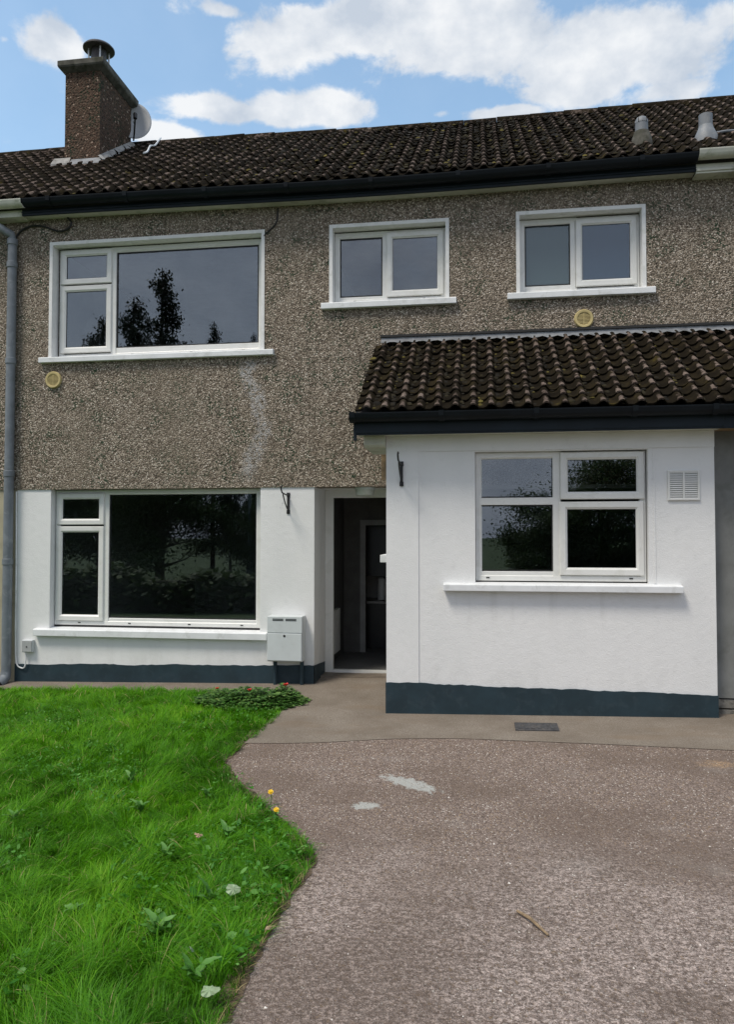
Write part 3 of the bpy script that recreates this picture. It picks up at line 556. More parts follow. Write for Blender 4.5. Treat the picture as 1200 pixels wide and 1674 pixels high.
def flashing(x0, x1, parent):
    m = MB(); n = 60; s = math.tan(PPIT); r = random.Random(4)
    for i in range(n):
        xa = x0 + (x1 - x0) * i / n; xb = x0 + (x1 - x0) * (i + 1) / n
        q = lambda x: .012 + .010 * math.sin(x * 2 * math.pi / .153 + 1)
        m.add([(xa, -.02, 3.672), (xb, -.02, 3.672), (xb, -.03, 3.635), (xa, -.03, 3.635), (xb, -.115, 3.585 + q(xb)), (xa, -.115, 3.585 + q(xa)), (xa, -.0125, 3.675), (xb, -.0125, 3.675)], [(0, 1, 7, 6), (3, 2, 1, 0), (5, 4, 2, 3)])
    return m.build('flashing', LEAD, parent)
flashing(-1.03, PXR, proof)
b = MB(); b.box(-1.04, PXR + 1.6, -.035, -.0125, 3.676, 3.70); b.build('flashing_groove', DARK, proof)
# moss cushions in the porch pans
def moss(parent, n, x0, x1, ey, ez, pit, L, seed, name='moss'):
    r = np.random.default_rng(seed); V = []; F = []; A = []; ico = [(0, 0, 1)] + [(math.cos(a) * .8, math.sin(a) * .8, .45) for a in np.arange(6) * math.pi / 3] + [(math.cos(a), math.sin(a), -.3) for a in np.arange(6) * math.pi / 3 + .5]
    fc = [(0, 1 + k, 1 + (k + 1) % 6) for k in range(6)] + [(1 + k, 7 + k, 1 + (k + 1) % 6) for k in range(6)] + [(1 + (k + 1) % 6, 7 + k, 7 + (k + 1) % 6) for k in range(6)]
    for i in range(n):
        x = r.uniform(x0, x1); p = .153; x = x0 + round((x - x0) / p) * p + r.normal(0, .018) + .005; s = r.uniform(.02, L - .1); sz = r.uniform(.008, .024) * (1.5 if r.random() < .12 else 1)
        o = len(V); y = ey + s * math.cos(pit); z = ez + s * math.sin(pit) + .018
        for q in ico: V.append((x + q[0] * sz * 1.2 * r.uniform(.7, 1.2), y + q[1] * sz * 1.3 * r.uniform(.7, 1.2), z + q[2] * sz * .55 + q[1] * sz * .6)); A.append(0)
        k = r.random(); A[-13:] = [k] * 13; F += [(o + a, o + b, o + c) for a, b, c in fc]
    m = numpy_mesh(name, np.array(V), np.array(F), MOSS, parent, {'rnd': np.array(A)}, True); m['kind'] = 'stuff'
MOSS = mat_leaf('moss_cushion', [(0, (.008, .0065, .004)), (.55, (.015, .012, .007)), (.86, (.032, .026, .010)), (.96, (.08, .065, .014)), (1, (.16, .13, .03))], .1, 1.0)
moss(proof, 1000, PXE, PXR, PEY, PEZ, PPIT, PLEN, 21); moss(roof, 1800, XL, XR, EY, EZ, MPIT, MLEN, 22)

# --- main eaves
def sagged_board(name, x0, x1, y0, y1, z0, z1, mat, parent, n=14):
    m = MB()
    for i in range(n):
        a = x0 + (x1 - x0) * i / n; c = x0 + (x1 - x0) * (i + 1) / n; sa, sc = sag(a) * .75, sag(c) * .75
        m.add([(a, y0, z0 + sa), (c, y0, z0 + sc), (c, y1, z0 + sc), (a, y1, z0 + sa), (a, y0, z1 + sa), (c, y0, z1 + sc), (c, y1, z1 + sc), (a, y1, z1 + sa)], [(0, 3, 2, 1), (4, 5, 6, 7), (0, 1, 5, 4), (2, 3, 7, 6)] + ([(3, 0, 4, 7)] if i == 0 else []) + ([(1, 2, 6, 5)] if i == n - 1 else []))
    return m.build(name, mat, parent)
HL, HR = -5.03, 2.125
sagged_board('fascia', HL - .06, HR, -.160, -.137, 5.178, 5.34, NAVYF, house); sagged_board('fascia', HL - .06, HR, -.171, -.161, 5.205, 5.22, NAVYF, house)
sagged_board('soffit', HL - .06, HR, -.136, .0, 5.186, 5.20, SOFF, house)
g = gutter_mesh(HL + .01, HR - .005, -.225, 5.318, .06, lambda x: sag(x), 20).build('gutter', NAVYG, house, smooth=True)
for x in np.arange(HL + .3, HR - .1, .9): gutter_clip(-.225, 5.318 + sag(x), .06, x, NAVYG, g)

# --- chimney
CX0, CX1, CY0, CY1 = -5.555, -5.05, 1.50, 2.42
b = MB(); n = 10
for i in range(n):
    a, c = 6.2 + 1.69 * i / n, 6.2 + 1.69 * (i + 1) / n
    b.add([(CX0, CY0, a), (CX1, CY0, a), (CX1, CY1, a), (CX0, CY1, a), (CX0, CY0, c), (CX1, CY0, c), (CX1, CY1, c), (CX0, CY1, c)], [(0, 1, 5, 4), (1, 2, 6, 5), (2, 3, 7, 6), (3, 0, 4, 7)])
chim = b.build('chimney', CHIM, house)
b = MB(); b.add([(CX0 - .07, CY0 - .07, 7.91), (CX1 + .07, CY0 - .07, 7.91), (CX1 + .07, CY1 + .07, 7.91), (CX0 - .07, CY1 + .07, 7.91), (CX0 - .08, CY0 - .08, 7.93), (CX1 + .08, CY0 - .08, 7.93), (CX1 + .08, CY1 + .08, 7.93), (CX0 - .08, CY1 + .08, 7.93),
                 (CX0 - .08, CY0 - .08, 8.0), (CX1 + .08, CY0 - .08, 8.0), (CX1 + .08, CY1 + .08, 8.0), (CX0 - .08, CY1 + .08, 8.0), (CX0 + .12, CY0 + .3, 8.055), (CX1 - .12, CY0 + .3, 8.055), (CX1 - .12, CY1 - .3, 8.055), (CX0 + .12, CY1 - .3, 8.055),
                 (CX0 - .004, CY0 - .004, 7.86), (CX1 + .004, CY0 - .004, 7.86), (CX1 + .004, CY1 + .004, 7.86), (CX0 - .004, CY1 + .004, 7.86)],
                [(0, 1, 5, 4), (1, 2, 6, 5), (2, 3, 7, 6), (3, 0, 4, 7), (4, 5, 9, 8), (5, 6, 10, 9), (6, 7, 11, 10), (7, 4, 8, 11), (8, 9, 13, 12), (9, 10, 14, 13), (10, 11, 15, 14), (11, 8, 12, 15), (12, 13, 14, 15), (16, 17, 1, 0), (17, 18, 2, 1), (18, 19, 3, 2), (19, 16, 0, 3)])
b.build('chimney_cap', CAPC, chim, bevel=.008)
cc = (-5.30, 1.92)
b = MB(); b.lathe((*cc, 8.03), [(.16, -.02), (.15, .05), (.13, .07)], 24); b.build('flue_bedding', CAPC, chim, True)
b = MB(); b.lathe((*cc, 8.09), [(.135, 0), (.14, .02), (.14, .05), (.128, .06)], 28); b.build('cowl_collar', STEEL, chim, True)
b = MB(); b.lathe((*cc, 8.14), [(.105, 0), (.105, .30)], 24); b.build('cowl_mesh', COWL, chim, True)
for k in range(4):
    a = k * math.pi / 2 + .6; b = MB(); b.tube([(cc[0] + .135 * math.cos(a), cc[1] + .135 * math.sin(a), 8.12), (cc[0] + .135 * math.cos(a), cc[1] + .135 * math.sin(a), 8.44)], .012, 6); b.build('cowl_strap', STEEL, chim)
b = MB(); b.lathe((*cc, 8.42), [(.195, 0), (.215, .006), (.215, .022), (.19, .05), (.13, .085), (.05, .098)], 32); b.build('cowl_lid', COWL, chim, True)
def roofz(y): return EZ + (y - EY) * math.tan(MPIT)
b = MB(); rr = random.Random(9)
def fillet(p, q, w, k, lift=.05):
    P0, Q0 = Vector(p), Vector(q); d = (Q0 - P0); out = Vector(w)
    for i in range(k):
        A = P0 + d * (i / k); B = P0 + d * ((i + 1) / k); wa = out * rr.uniform(.55, 1.2); wb = out * rr.uniform(.55, 1.2)
        for A_, B_, s in ((A, B, 1),): b.add([A_ + Vector((0, 0, lift + .09)), B_ + Vector((0, 0, lift + .09)), B_ + wb + Vector((0, 0, lift + rr.uniform(0, .03))), A_ + wa + Vector((0, 0, lift + rr.uniform(0, .03))), A_ + wa * 1.05, B_ + wb * 1.05], [(0, 1, 2, 3), (3, 2, 5, 4)])
e = .004
fillet((CX1 + e, CY0 - .05, roofz(CY0 - .05)), (CX1 + e, CY1, roofz(CY1)), (.085, -.03, 0), 11); fillet((CX0 - .14, CY0 - .02, roofz(CY0)), (CX0 + .10, CY0 - .02, roofz(CY0)), (0, -.09, -.05), 3, .03)
b.build('mortar_fillet', MORTAR, chim)
b = MB(); b.add([(CX0 + .1, CY0 - e, roofz(CY0) + .10), (CX1 + .05, CY0 - e, roofz(CY0) + .10), (CX1 + .05, CY0 - .12, roofz(CY0 - .12) + .055), (CX0 + .1, CY0 - .12, roofz(CY0 - .12) + .055)], [(0, 1, 2, 3)]); b.build('lead_apron', LEAD, chim)

# ------------------------------------------------------------------ neighbouring houses (slivers at both edges)
nl = empty('terraced_house', (XL - 3, 0, 0)); tag(nl, 'neighbouring house at the left edge with cream ground floor and white gutter', 'house')
def at(o, root): o.location = (-root.location.x, -root.location.y, -root.location.z); return o
b = MB(); b.wall(XL - 3, XL - .001, 2.10, 5.19, -.008, .25); at(b.build('upper_wall', PEBBLE2, nl), nl)
b = MB(); b.wall(XL - 3, XL + .018, -.4, 2.10, .004, .25); b.box(XL - 3, XL - .01, .25, 5.4, -.3, .0); b.box(XL - 3, XL - .01, 5.3, 5.4, 0, 5.2); at(b.build('lower_wall', CREAMW, nl), nl)
b = MB(); b.box(XL - 3, HL - .062, -.160, -.137, 5.17, 5.32); b.box(XL - 3, HL - .062, -.136, -.001, 5.17, 5.19); at(b.build('fascia', CREAMG, nl), nl)
at(gutter_mesh(XL - 3, HL + .005, -.235, 5.312, .06, n=3).build('gutter', CREAMG, nl, smooth=True), nl)
rf = at(deck(XL - 3.04, XL - .002, nl), nl); lay_tiles(rf, XL - 10 * TW, 10, TW, NROW, EY, EZ, MPIT, GA, TM, ms, 300, 8); ridge(rf, XL - 3.04, XL)
nr = empty('terraced_house', (XR + 1.5, 0, 0)); tag(nr, 'neighbouring house at the right edge with grey porch wall and white gutter', 'house')
b = MB(); b.wall(XR + .001, XR + 3.1, 2.10, 5.19, -.012, .25); at(b.build('upper_wall', PEBBLE2, nr), nr)
b = MB(); b.box(PX1 + .03, XR + 3.1, -1.03, -.8, .19, 2.48); at(b.build('porch_wall', GREYW, nr), nr)
b = MB(); b.box(XR + .002, XR + 3.1, 5.3, 5.4, -.3, 5.2); at(b.build('rear_wall', GREYW, nr), nr)
b = MB(); b.box(XR + .002, XR + 3.1, .0, .25, -.3, 2.095); at(b.build('lower_wall', GREYW, nr), nr)
b = MB()
for k in range(3):
    x = PX1 + .032 + k * .44; b.box(x, x + .43, -1.02, -.8, .10, .178); b.box(x - .2 if k else x, x + .22, -1.015, -.8, -.12, .09)
bl = at(b.build('base_block', BLOCK, nr, bevel=.006), nr)
b = MB(); b.box(HR + .002, XR + 3.1, -.160, -.137, 5.15, 5.30); b.box(HR + .002, XR + 3.1, -.175, -.161, 5.17, 5.19); b.box(HR + .002, XR + 3.1, -.136, -.013, 5.15, 5.165); at(b.build('fascia', CREAMG, nr), nr)
at(gutter_mesh(HR + .0, XR + 3.1, -.235, 5.33, .062, n=3).build('gutter', CREAMG, nr, smooth=True), nr)
rf = at(deck(XR + .002, XR + 3.05, nr), nr); lay_tiles(rf, XR, 10, TW, NROW, EY, EZ, MPIT, GA, TM, ms, 300, 12); ridge(rf, XR, XR + 3.04)
m = MB(); m.extrude([(PEY + .07, PEZ - .03), (-.001, PTOP - .01), (-.001, PTOP - .05), (PEY + .07, PEZ - .07)], PXR + .002, PXR + 1.55); pr2 = at(m.build('porch_roof', DECK, nr), nr)
lay_tiles(pr2, PXR, 5, (PXR - PXE) / 10, 10, PEY, PEZ, PPIT, PG, PTM, lambda x, s: 0, 300, 6); flashing(PXR + .001, PXR + 1.55, pr2)
b = MB(); b.box(PXR + .001, PXR + 1.55, -1.342, -1.318, 2.465, 2.60); at(b.build('porch_fascia', NAVYF, nr), nr)
b = MB(); b.box(PXR - .0, PXR + 1.55, -1.317, -1.03, 2.481, 2.495); at(b.build('porch_soffit', simple('tan_soffit', (.30, .21, .12), .7).m, nr), nr)
g = at(gutter_mesh(PXR + .001, PXR + 1.55, -1.405, 2.645, .058, n=2).build('porch_gutter', NAVYG, nr, smooth=True), nr)

# ------------------------------------------------------------------ things fixed to the house
def vent_round(x, z, label):
    t = empty('wall_vent', (x, -.014, z)); tag(t, label, 'vent', 'round yellow wall vents')
    b = MB(); b.lathe((0, .0, 0), [(.062, .0), (.062, .012), (.068, .022), (.088, .024), (.095, .016), (.097, 0)], 32, 'Y'); o = b.build('rim', VENTC, t, True)
    b = MB(); b.lathe((0, 0, 0), [(.063, .001), (.063, .010)], 28, 'Y'); b.build('backing', VENTD, t)
    b = MB()
    for k in range(9):
        h = -.056 + k * .014; w = math.sqrt(.0635 ** 2 - h * h); b.box(-w, w, -.0165, -.0105, h - .0035, h + .0035)
    b.box(-.003, .003, -.018, -.011, -.062, .062); b.build('louvre', VENTC, t)
vent_round(-4.766, 3.338, 'round yellowed plastic vent below the large bedroom window at left'); vent_round(1.056, 3.79, 'round yellowed plastic vent above the porch roof, under the right upper window')
t = empty('wall_vent', (1.723, PY - .002, 2.008)); tag(t, 'square white louvred vent on the porch wall right of the window', 'vent')
b = MB(); b.ring(-.131, .131, -.13, .13, [(0, 0), (0, -.012), (.004, -.015), (.016, -.015), (.018, -.012), (.018, 0)]); b.build('frame', UPVC, t)
b = MB(); b.box(-.115, .115, -.004, -.002, -.115, .115); b.build('backing', simple('vent_shadow', (.28, .29, .29), .8).m, t)
b = MB(); b.box(-.007, .007, -.014, -.004, -.113, .113)
b.build('bar', UPVC, t)
for k in range(13):
    z = -.108 + k * .018; b = MB(); b.add([(-.113, -.0135, z - .006), (.113, -.0135, z - .006), (.113, -.005, z + .006), (-.113, -.005, z + .006), (.113, -.0115, z - .007), (-.113, -.0115, z - .007)], [(0, 1, 2, 3), (5, 4, 1, 0)]); b.build('slat', UPVC, t)
def bracket(x, y, z, h, label, out):
    t = empty('hanging_basket_bracket', (x, y, z)); tag(t, label, 'bracket', 'black iron hanging basket brackets')
    b = MB(); b.box(-.013, .013, -.012, .0, -h, 0); b.box(-.018, .018, -.009, .001, -.03, .012); b.box(-.018, .018, -.009, .001, -h - .012, -h + .03); b.build('back_plate', BLACK, t, bevel=.003)
    b = MB(); q = out; b.tube([(0, -.006, -.02), (q * .1, -.12, -.012), (q * .2, -.22, .0), (q * .23, -.25, .03), (q * .235, -.255, .055), (q * .22, -.24, .068), (q * .21, -.225, .06)], .008, 8); b.build('arm', BLACK, t)
    b = MB(); b.tube([(0, -.006, -h + .03), (q * .05, -.05, -h + .05), (q * .10, -.105, -h * .55), (q * .15, -.165, -.05), (q * .17, -.19, -.015)], .007, 8); b.build('scroll_brace', BLACK, t)
bracket(-2.04, -.001, 2.03, .205, 'black iron basket bracket on the white wall above the meter box', -.06); bracket(-.70, PY - .012, 2.235, .20, 'black iron basket bracket on the porch corner left of its window', -.03)
t = empty('meter_box', (-2.03, 0, .26)); tag(t, 'pale grey meter box with vents on two navy pipes beside the door', 'meter box')
b = MB(); b.box(-.197, .185, -.155, -.0005, 0, .475); b.build('body', METER, t, bevel=.01)
b = MB(); b.box(-.190, .178, -.170, -.156, .012, .295); dr = b.build('door', METER, t, bevel=.004); b = MB(); b.lathe((-.006, -.170, .272), [(.012, 0), (.012, .004), (.006, .005)], 14, 'Y'); b.build('lock', DARK, dr)
b = MB(); b.box(-.194, .182, -.164, -.156, .302, .472); hd = b.build('hood', METER, t, bevel=.004)
for sx in (-.135, .005):
    for k in range(2): b = MB(); b.box(sx, sx + .115, -.1665, -.1635, .428 + k * .014, .436 + k * .014); b.build('vent_slot', DARK, hd)
for sx in (-.135, .155): b = MB(); b.tube([(sx, -.05, -.34), (sx, -.05, .0)], .021, 12); b.build('pipe', NAVY, t, True)
t = empty('junction_box', (-5.025, -.0, .345)); tag(t, 'small grey junction box low on the white wall by the downpipe', 'junction box')
b = MB(); b.box(-.065, .065, -.05, -.0005, -.07, .07); b.build('body', METER, t, bevel=.008); b = MB(); b.box(-.058, .058, -.058, -.0505, -.062, .062); b.build('cover', simple('box_cover', (.40, .41, .41), .5).m, t, bevel=.006); b = MB(); b.lathe((0, -.058, -.005), [(.008, 0), (.008, .004)], 12, 'Y'); b.build('screw', DARK, t)
t = empty('porch_lamp', (-1.235, .17, 2.098)); tag(t, 'round frosted bulkhead lamp under the lintel above the front doorway', 'lamp')
b = MB(); b.lathe((0, 0, 0), [(.108, -.022), (.110, 0)], 32); b.build('base', METER, t, True); b = MB(); b.lathe((0, 0, 0), [(.05, -.092), (.085, -.086), (.10, -.070), (.104, -.023)], 32); b.build('diffuser', simple('frosted_diffuser', (.50, .52, .48), .3, .05).m, t, True)
# downpipe on the party line
t = empty('downpipe', (-5.262, -.07, gz(-5.26, 0))); tag(t, 'grey plastic downpipe running down the party line at the left edge', 'downpipe')
b = MB(); b.tube([(0, 0, .08), (0, 0, 2.3)], .052, 18); b.build('pipe', GREYPIPE, t, True)
b = MB(); b.tube([(0, 0, 2.3), (0, 0, 5.02)], .050, 18); b.build('pipe', GREYPIPE, t, True)
for z in (1.35, 2.34, 3.62, 4.72, 4.98): b = MB(); b.lathe((0, 0, z), [(.053, -.035), (.059, -.03), (.059, .03), (.053, .035)], 18); b.build('collar', GREYPIPE, t, True)
b = MB(); b.tube([(0, 0, 5.0), (0, -.02, 5.06), (-.10, -.10, 5.12), (-.22, -.15, 5.18), (-.30, -.17, 5.22), (-.30, -.17, 5.27)], .046, 14); b.build('swan_neck', GREYPIPE, t, True)
b = MB(); b.tube([(0, 0, .12), (0, -.015, .06), (.0, -.10, .015), (.0, -.15, .0)], [.056, .058, .055, .055], 16, False); b.build('shoe', GREYPIPE, t, True)
b = MB(); b.tube([(0, -.10, .02), (0, -.148, .0025)], .047, 14); b.build('shoe_mouth', DARK, t)
# cables
def cable(name, pts, r, mat, label):
    P = [Vector(p) for p in pts]; out = []
    for i in range(len(P) - 1):
        p0, p1, p2, p3 = P[max(i - 1, 0)], P[i], P[i + 1], P[min(i + 2, len(P) - 1)]
        for k in range(6):
            u = k / 6; out.append(.5 * ((2 * p1) + (p2 - p0) * u + (2 * p0 - 5 * p1 + 4 * p2 - p3) * u * u + (3 * p1 - p0 - 3 * p2 + p3) * u ** 3))
    out.append(P[-1]); b = MB(); b.tube(out, r, 6); o = b.build(name, mat, None, True); tag(o, label, 'cable'); return o
cable('cable', [(-5.30, -.04, 4.2), (-5.32, -.03, 4.6), (-5.25, -.03, 4.98), (-5.10, -.03, 5.10), (-4.92, -.03, 5.10), (-4.72, -.03, 5.03), (-4.60, -.03, 5.06), (-4.57, -.03, 5.12), (-4.62, -.03, 5.19)], .011, BLACK, 'black looped cable under the eaves at the top left corner')
cable('cable', [(-2.165, -.02, 5.14), (-2.17, -.02, 5.02), (-2.20, -.02, 4.95), (-2.29, -.02, 4.87), (-2.315, -.022, 4.84)], .008, BLACK, 'short black cable dropping from the eaves to the bedroom window corner')
cable('cable', [(-5.20, -.02, 2.08), (-5.19, -.02, 1.2), (-5.185, -.02, .4), (-5.17, -.02, .16), (-5.12, -.02, .10), (-5.06, -.03, .12), (-5.05, -.03, .29)], .008, SILL, 'white cable clipped beside the downpipe and looping to the junction box')
cable('cable', [(-4.46, 1.58, roofz(1.58) + .10), (-4.50, 1.78, roofz(1.78) + .08), (-4.58, 2.05, roofz(2.05) + .11), (-4.60, 2.25, roofz(2.25) + .08), (-4.66, 2.5, roofz(2.5) + .10), (-4.72, 2.72, roofz(2.7) + .12)], .013, SILL, 'pale cable lying over the roof tiles right of the chimney')
# satellite dish behind the chimney
t = empty('satellite_dish', (-5.03, 2.47, 7.66)); tag(t, 'grey satellite dish fixed behind the right side of the chimney', 'satellite dish')
t.rotation_euler = (R(-8), 0, R(22))
b = MB(); rings = [(r_, .20 * r_ * r_ / .3) for r_ in np.linspace(0.01, .295, 9)]; b2 = [(r_, d) for r_, d in rings]
v = []; f = []; n = 40
for r_, d in rings:
    for k in range(n): a = 2 * math.pi * k / n; v.append((r_ * math.cos(a) * .86, -d + .12 * 0, r_ * math.sin(a)))
for i in range(len(rings) - 1):
    for k in range(n): f.append((i * n + k, i * n + (k + 1) % n, (i + 1) * n + (k + 1) % n, (i + 1) * n + k))
b.add(v, f); rim = b.build('reflector', DISH, t, True); md = rim.modifiers.new('thick', 'SOLIDIFY'); md.thickness = .006
b = MB(); b.tube([(.0, .0, -.28), (.02, -.18, -.30), (.04, -.33, -.14)], .012, 8); b.build('feed_arm', BLACK, t); b = MB(); b.lathe((.04, -.33, -.12), [(.028, -.04), (.03, .03), (.02, .05)], 14); b.build('feed_horn', BLACK, t)
b = MB(); b.box(-.05, .05, .005, .07, -.06, .06); b.tube([(0, .05, -.1), (0, .05, .03)], .02, 8); b.build('mount', BLACK, t)
# roof vents
def roof_pipe(x, y, label, cowled):
    z = roofz(y); t = empty('roof_vent_pipe', (x, y, z)); tag(t, label, 'vent pipe', 'vent pipes on the roof slope')
    if cowled:
        b = MB(); b.lathe((0, 0, 0), [(.115, -.05), (.10, .06), (.075, .13)], 20); b.build('base', CAPC, t, True)
        b = MB(); b.tube([(0, 0, .08), (0, 0, .22)], .066, 20); b.build('pipe', LEADP, t, True)
        b = MB(); b.lathe((0, 0, .22), [(.068, 0), (.066, .03), (.05, .06), (.02, .078)], 20); b.build('cowl', LEADP, t, True)
        b = MB()
        for k in range(-2, 3): b.tube([(k * .02, -.066 + abs(k) * .004, .22), (k * .02, -.055 + abs(k) * .004, .265)], .004, 6)
        b.build('cowl_guard', DARK, t)
    else:
        b = MB(); b.tube([(0, 0, .05), (0, 0, .26)], .068, 20); b.build('pipe', LEADP, t, True)
        b = MB(); b.lathe((0, 0, .0), [(.125, -.05), (.118, .02), (.095, .07), (.078, .11), (.071, .14)], 24); b.build('slate_flashing', LEADP, t, True)
        b = MB(); b.tube([(.10, -.02, .055), (.2, .02, .085), (.3, .05, .10)], .014, 6); b.build('lead_dressing', LEADP, t, True)
LEADP = simple('grey_vent_plastic', (.19, .205, .22), .55, .1, 6, .4, 0, ((.34, .34, .33), 9, .5)).m
roof_pipe(1.715, .33, 'grey vent pipe with domed cowl and mossy base on the roof', True); roof_pipe(2.36, .33, 'open grey vent pipe with flared lead base at the right of the roof', False)

# ------------------------------------------------------------------ things on the ground
t = empty('drain_cover', (.45, -1.52, gz(.45, -1.52) + .007)); tag(t, 'small dark rectangular drain cover set in the path before the porch', 'drain cover'); t.rotation_euler = (math.atan(.035), -math.atan(.02), 0)
b = MB(); b.ring(0, 1, 0, 1, [(0, 0), (0, 0), (0, 0)]) if False else None
b = MB(); b.box(-.175, .175, -.105, .105, -.02, .008); b.build('cover', IRON, t, bevel=.003)
for k in range(6): b = MB(); b.box(-.15 + k * .052, -.12 + k * .052, -.08, .08, .008, .012); b.build('rib', IRON, t)
def ground_pt(x, y): return Vector((x, y, gz(x, y)))
b = MB(); A = ground_pt(.155, -4.47); B = ground_pt(.275, -4.65); b.tube([A + Vector((0, 0, .012)), A * .6 + B * .4 + Vector((.004, 0, .02)), B + Vector((0, 0, .010))], [.006, .008, .005], 7); o = b.build('stick', WOOD, None, True); tag(o, 'broken brown stick lying on the driveway', 'stick')
# loose grit on the drive: uncountable
def grit():
    V = []; F = []; A = []
    r = np.random.default_rng(5); base = np.array([(0, 0, 1), (1, 0, 0), (.31, .95, 0), (-.81, .59, 0), (-.81, -.59, 0), (.31, -.95, 0)]); fc = [(0, 1 + k, 1 + (k + 1) % 5) for k in range(5)]
    for i in range(4200):
        x = r.uniform(-1.9, 3.2); y = -1.95 - r.random() ** 1.3 * 5.5
        if y < -2.4 and x < np.interp(-y, [2.5, 2.96, 3.35, 3.9, 4.3, 6], [-1.82, -1.56, -1.28, -.84, -.84, -.86]): continue
        s = r.uniform(.002, .005) * (1.5 if r.random() < .05 else 1); p = base * np.array([s, s * r.uniform(.6, 1), s * .8]) * r.uniform(.75, 1.2, (6, 1)); a = r.uniform(0, 6.3); c, q = math.cos(a), math.sin(a)
        p = np.stack([p[:, 0] * c - p[:, 1] * q + x, p[:, 0] * q + p[:, 1] * c + y, p[:, 2] + gz(x, y)], 1); o = len(V); V += list(p); A += [r.random()] * 6; F += [(o + a_, o + b_, o + c_) for a_, b_, c_ in fc]
    M = Mat('loose_grit', .9); M.color(M.ramp(M.attr('rnd'), [(0, (.07, .058, .05)), (.5, (.22, .19, .17)), (.72, (.40, .35, .3)), (.86, (.68, .64, .58))])); o = numpy_mesh('grit', np.array(V), np.array(F), M.m, None, {'rnd': np.array(A)}); tag(o, 'loose grit and tiny stones scattered on the driveway', 'grit', kind='stuff')
grit()

def soil_edge():
    r = random.Random(12); P = []
    for i in range(4, 17):
        (ax, ay), (bx, by) = LAWN[i], LAWN[i + 1]; n = max(2, int(math.hypot(bx - ax, by - ay) / .03))
        for k in range(n): P.append((ax + (bx - ax) * k / n, ay + (by - ay) * k / n))
    b = MB(); w = .01; rows = []
    for i, (x, y) in enumerate(P):
        q = P[min(i + 1, len(P) - 1)]; p = P[max(i - 1, 0)]; d = Vector((q[0] - p[0], q[1] - p[1], 0)).normalized(); nx, ny = -d.y, d.x; w = max(.0, min(.045, w * .75 + r.uniform(-.006, .014)))
        rows.append(((x - nx * .07, y - ny * .07), (x + nx * w, y + ny * w)))
    for i in range(len(rows) - 1):
        (a, b1), (c, d1) = rows[i], rows[i + 1]; b.add([(a[0], a[1], gz(*a) + .003), (b1[0], b1[1], gz(*b1) + .003), (d1[0], d1[1], gz(*d1) + .003), (c[0], c[1], gz(*c) + .003)], [(0, 1, 2, 3)])
    o = b.build('soil_edge', simple('edge_soil', (.085, .062, .042), .95, .4, 45, .2, 0, ((.26, .20, .12), 60, .7)).m); o['kind'] = 'structure'
soil_edge()

# grass: tens of thousands of blades in wind-combed tufts
def in_poly(px, py, poly):
    c = np.zeros(len(px), bool); j = len(poly) - 1
    for i in range(len(poly)):
        xi, yi = poly[i]; xj, yj = poly[j]
        c ^= ((yi > py) != (yj > py)) & (px < (xj - xi) * (py - yi) / (yj - yi + 1e-12) + xi); j = i
    return c
def edge_dist(px, py, poly):
    d = np.full(len(px), 9.0)
    for i in range(3, 18):
        ax, ay = poly[i]; bx, by = poly[i + 1]; L2 = (bx - ax) ** 2 + (by - ay) ** 2; t = np.clip(((px - ax) * (bx - ax) + (py - ay) * (by - ay)) / L2, 0, 1); d = np.minimum(d, np.hypot(px - ax - t * (bx - ax), py - ay - t * (by - ay)))
    return d
def fbm(x, y, s, seed):
    r = np.random.default_rng(seed); out = np.zeros_like(x)
    for k in range(7):
        a = r.uniform(0, 6.28); f = s * r.uniform(.5, 2.4); out += np.sin((x * math.cos(a) + y * math.sin(a)) * f + r.uniform(0, 6.28) + 1.3 * np.sin((x * math.sin(a) - y * math.cos(a)) * f * .7)) / 7
    return out
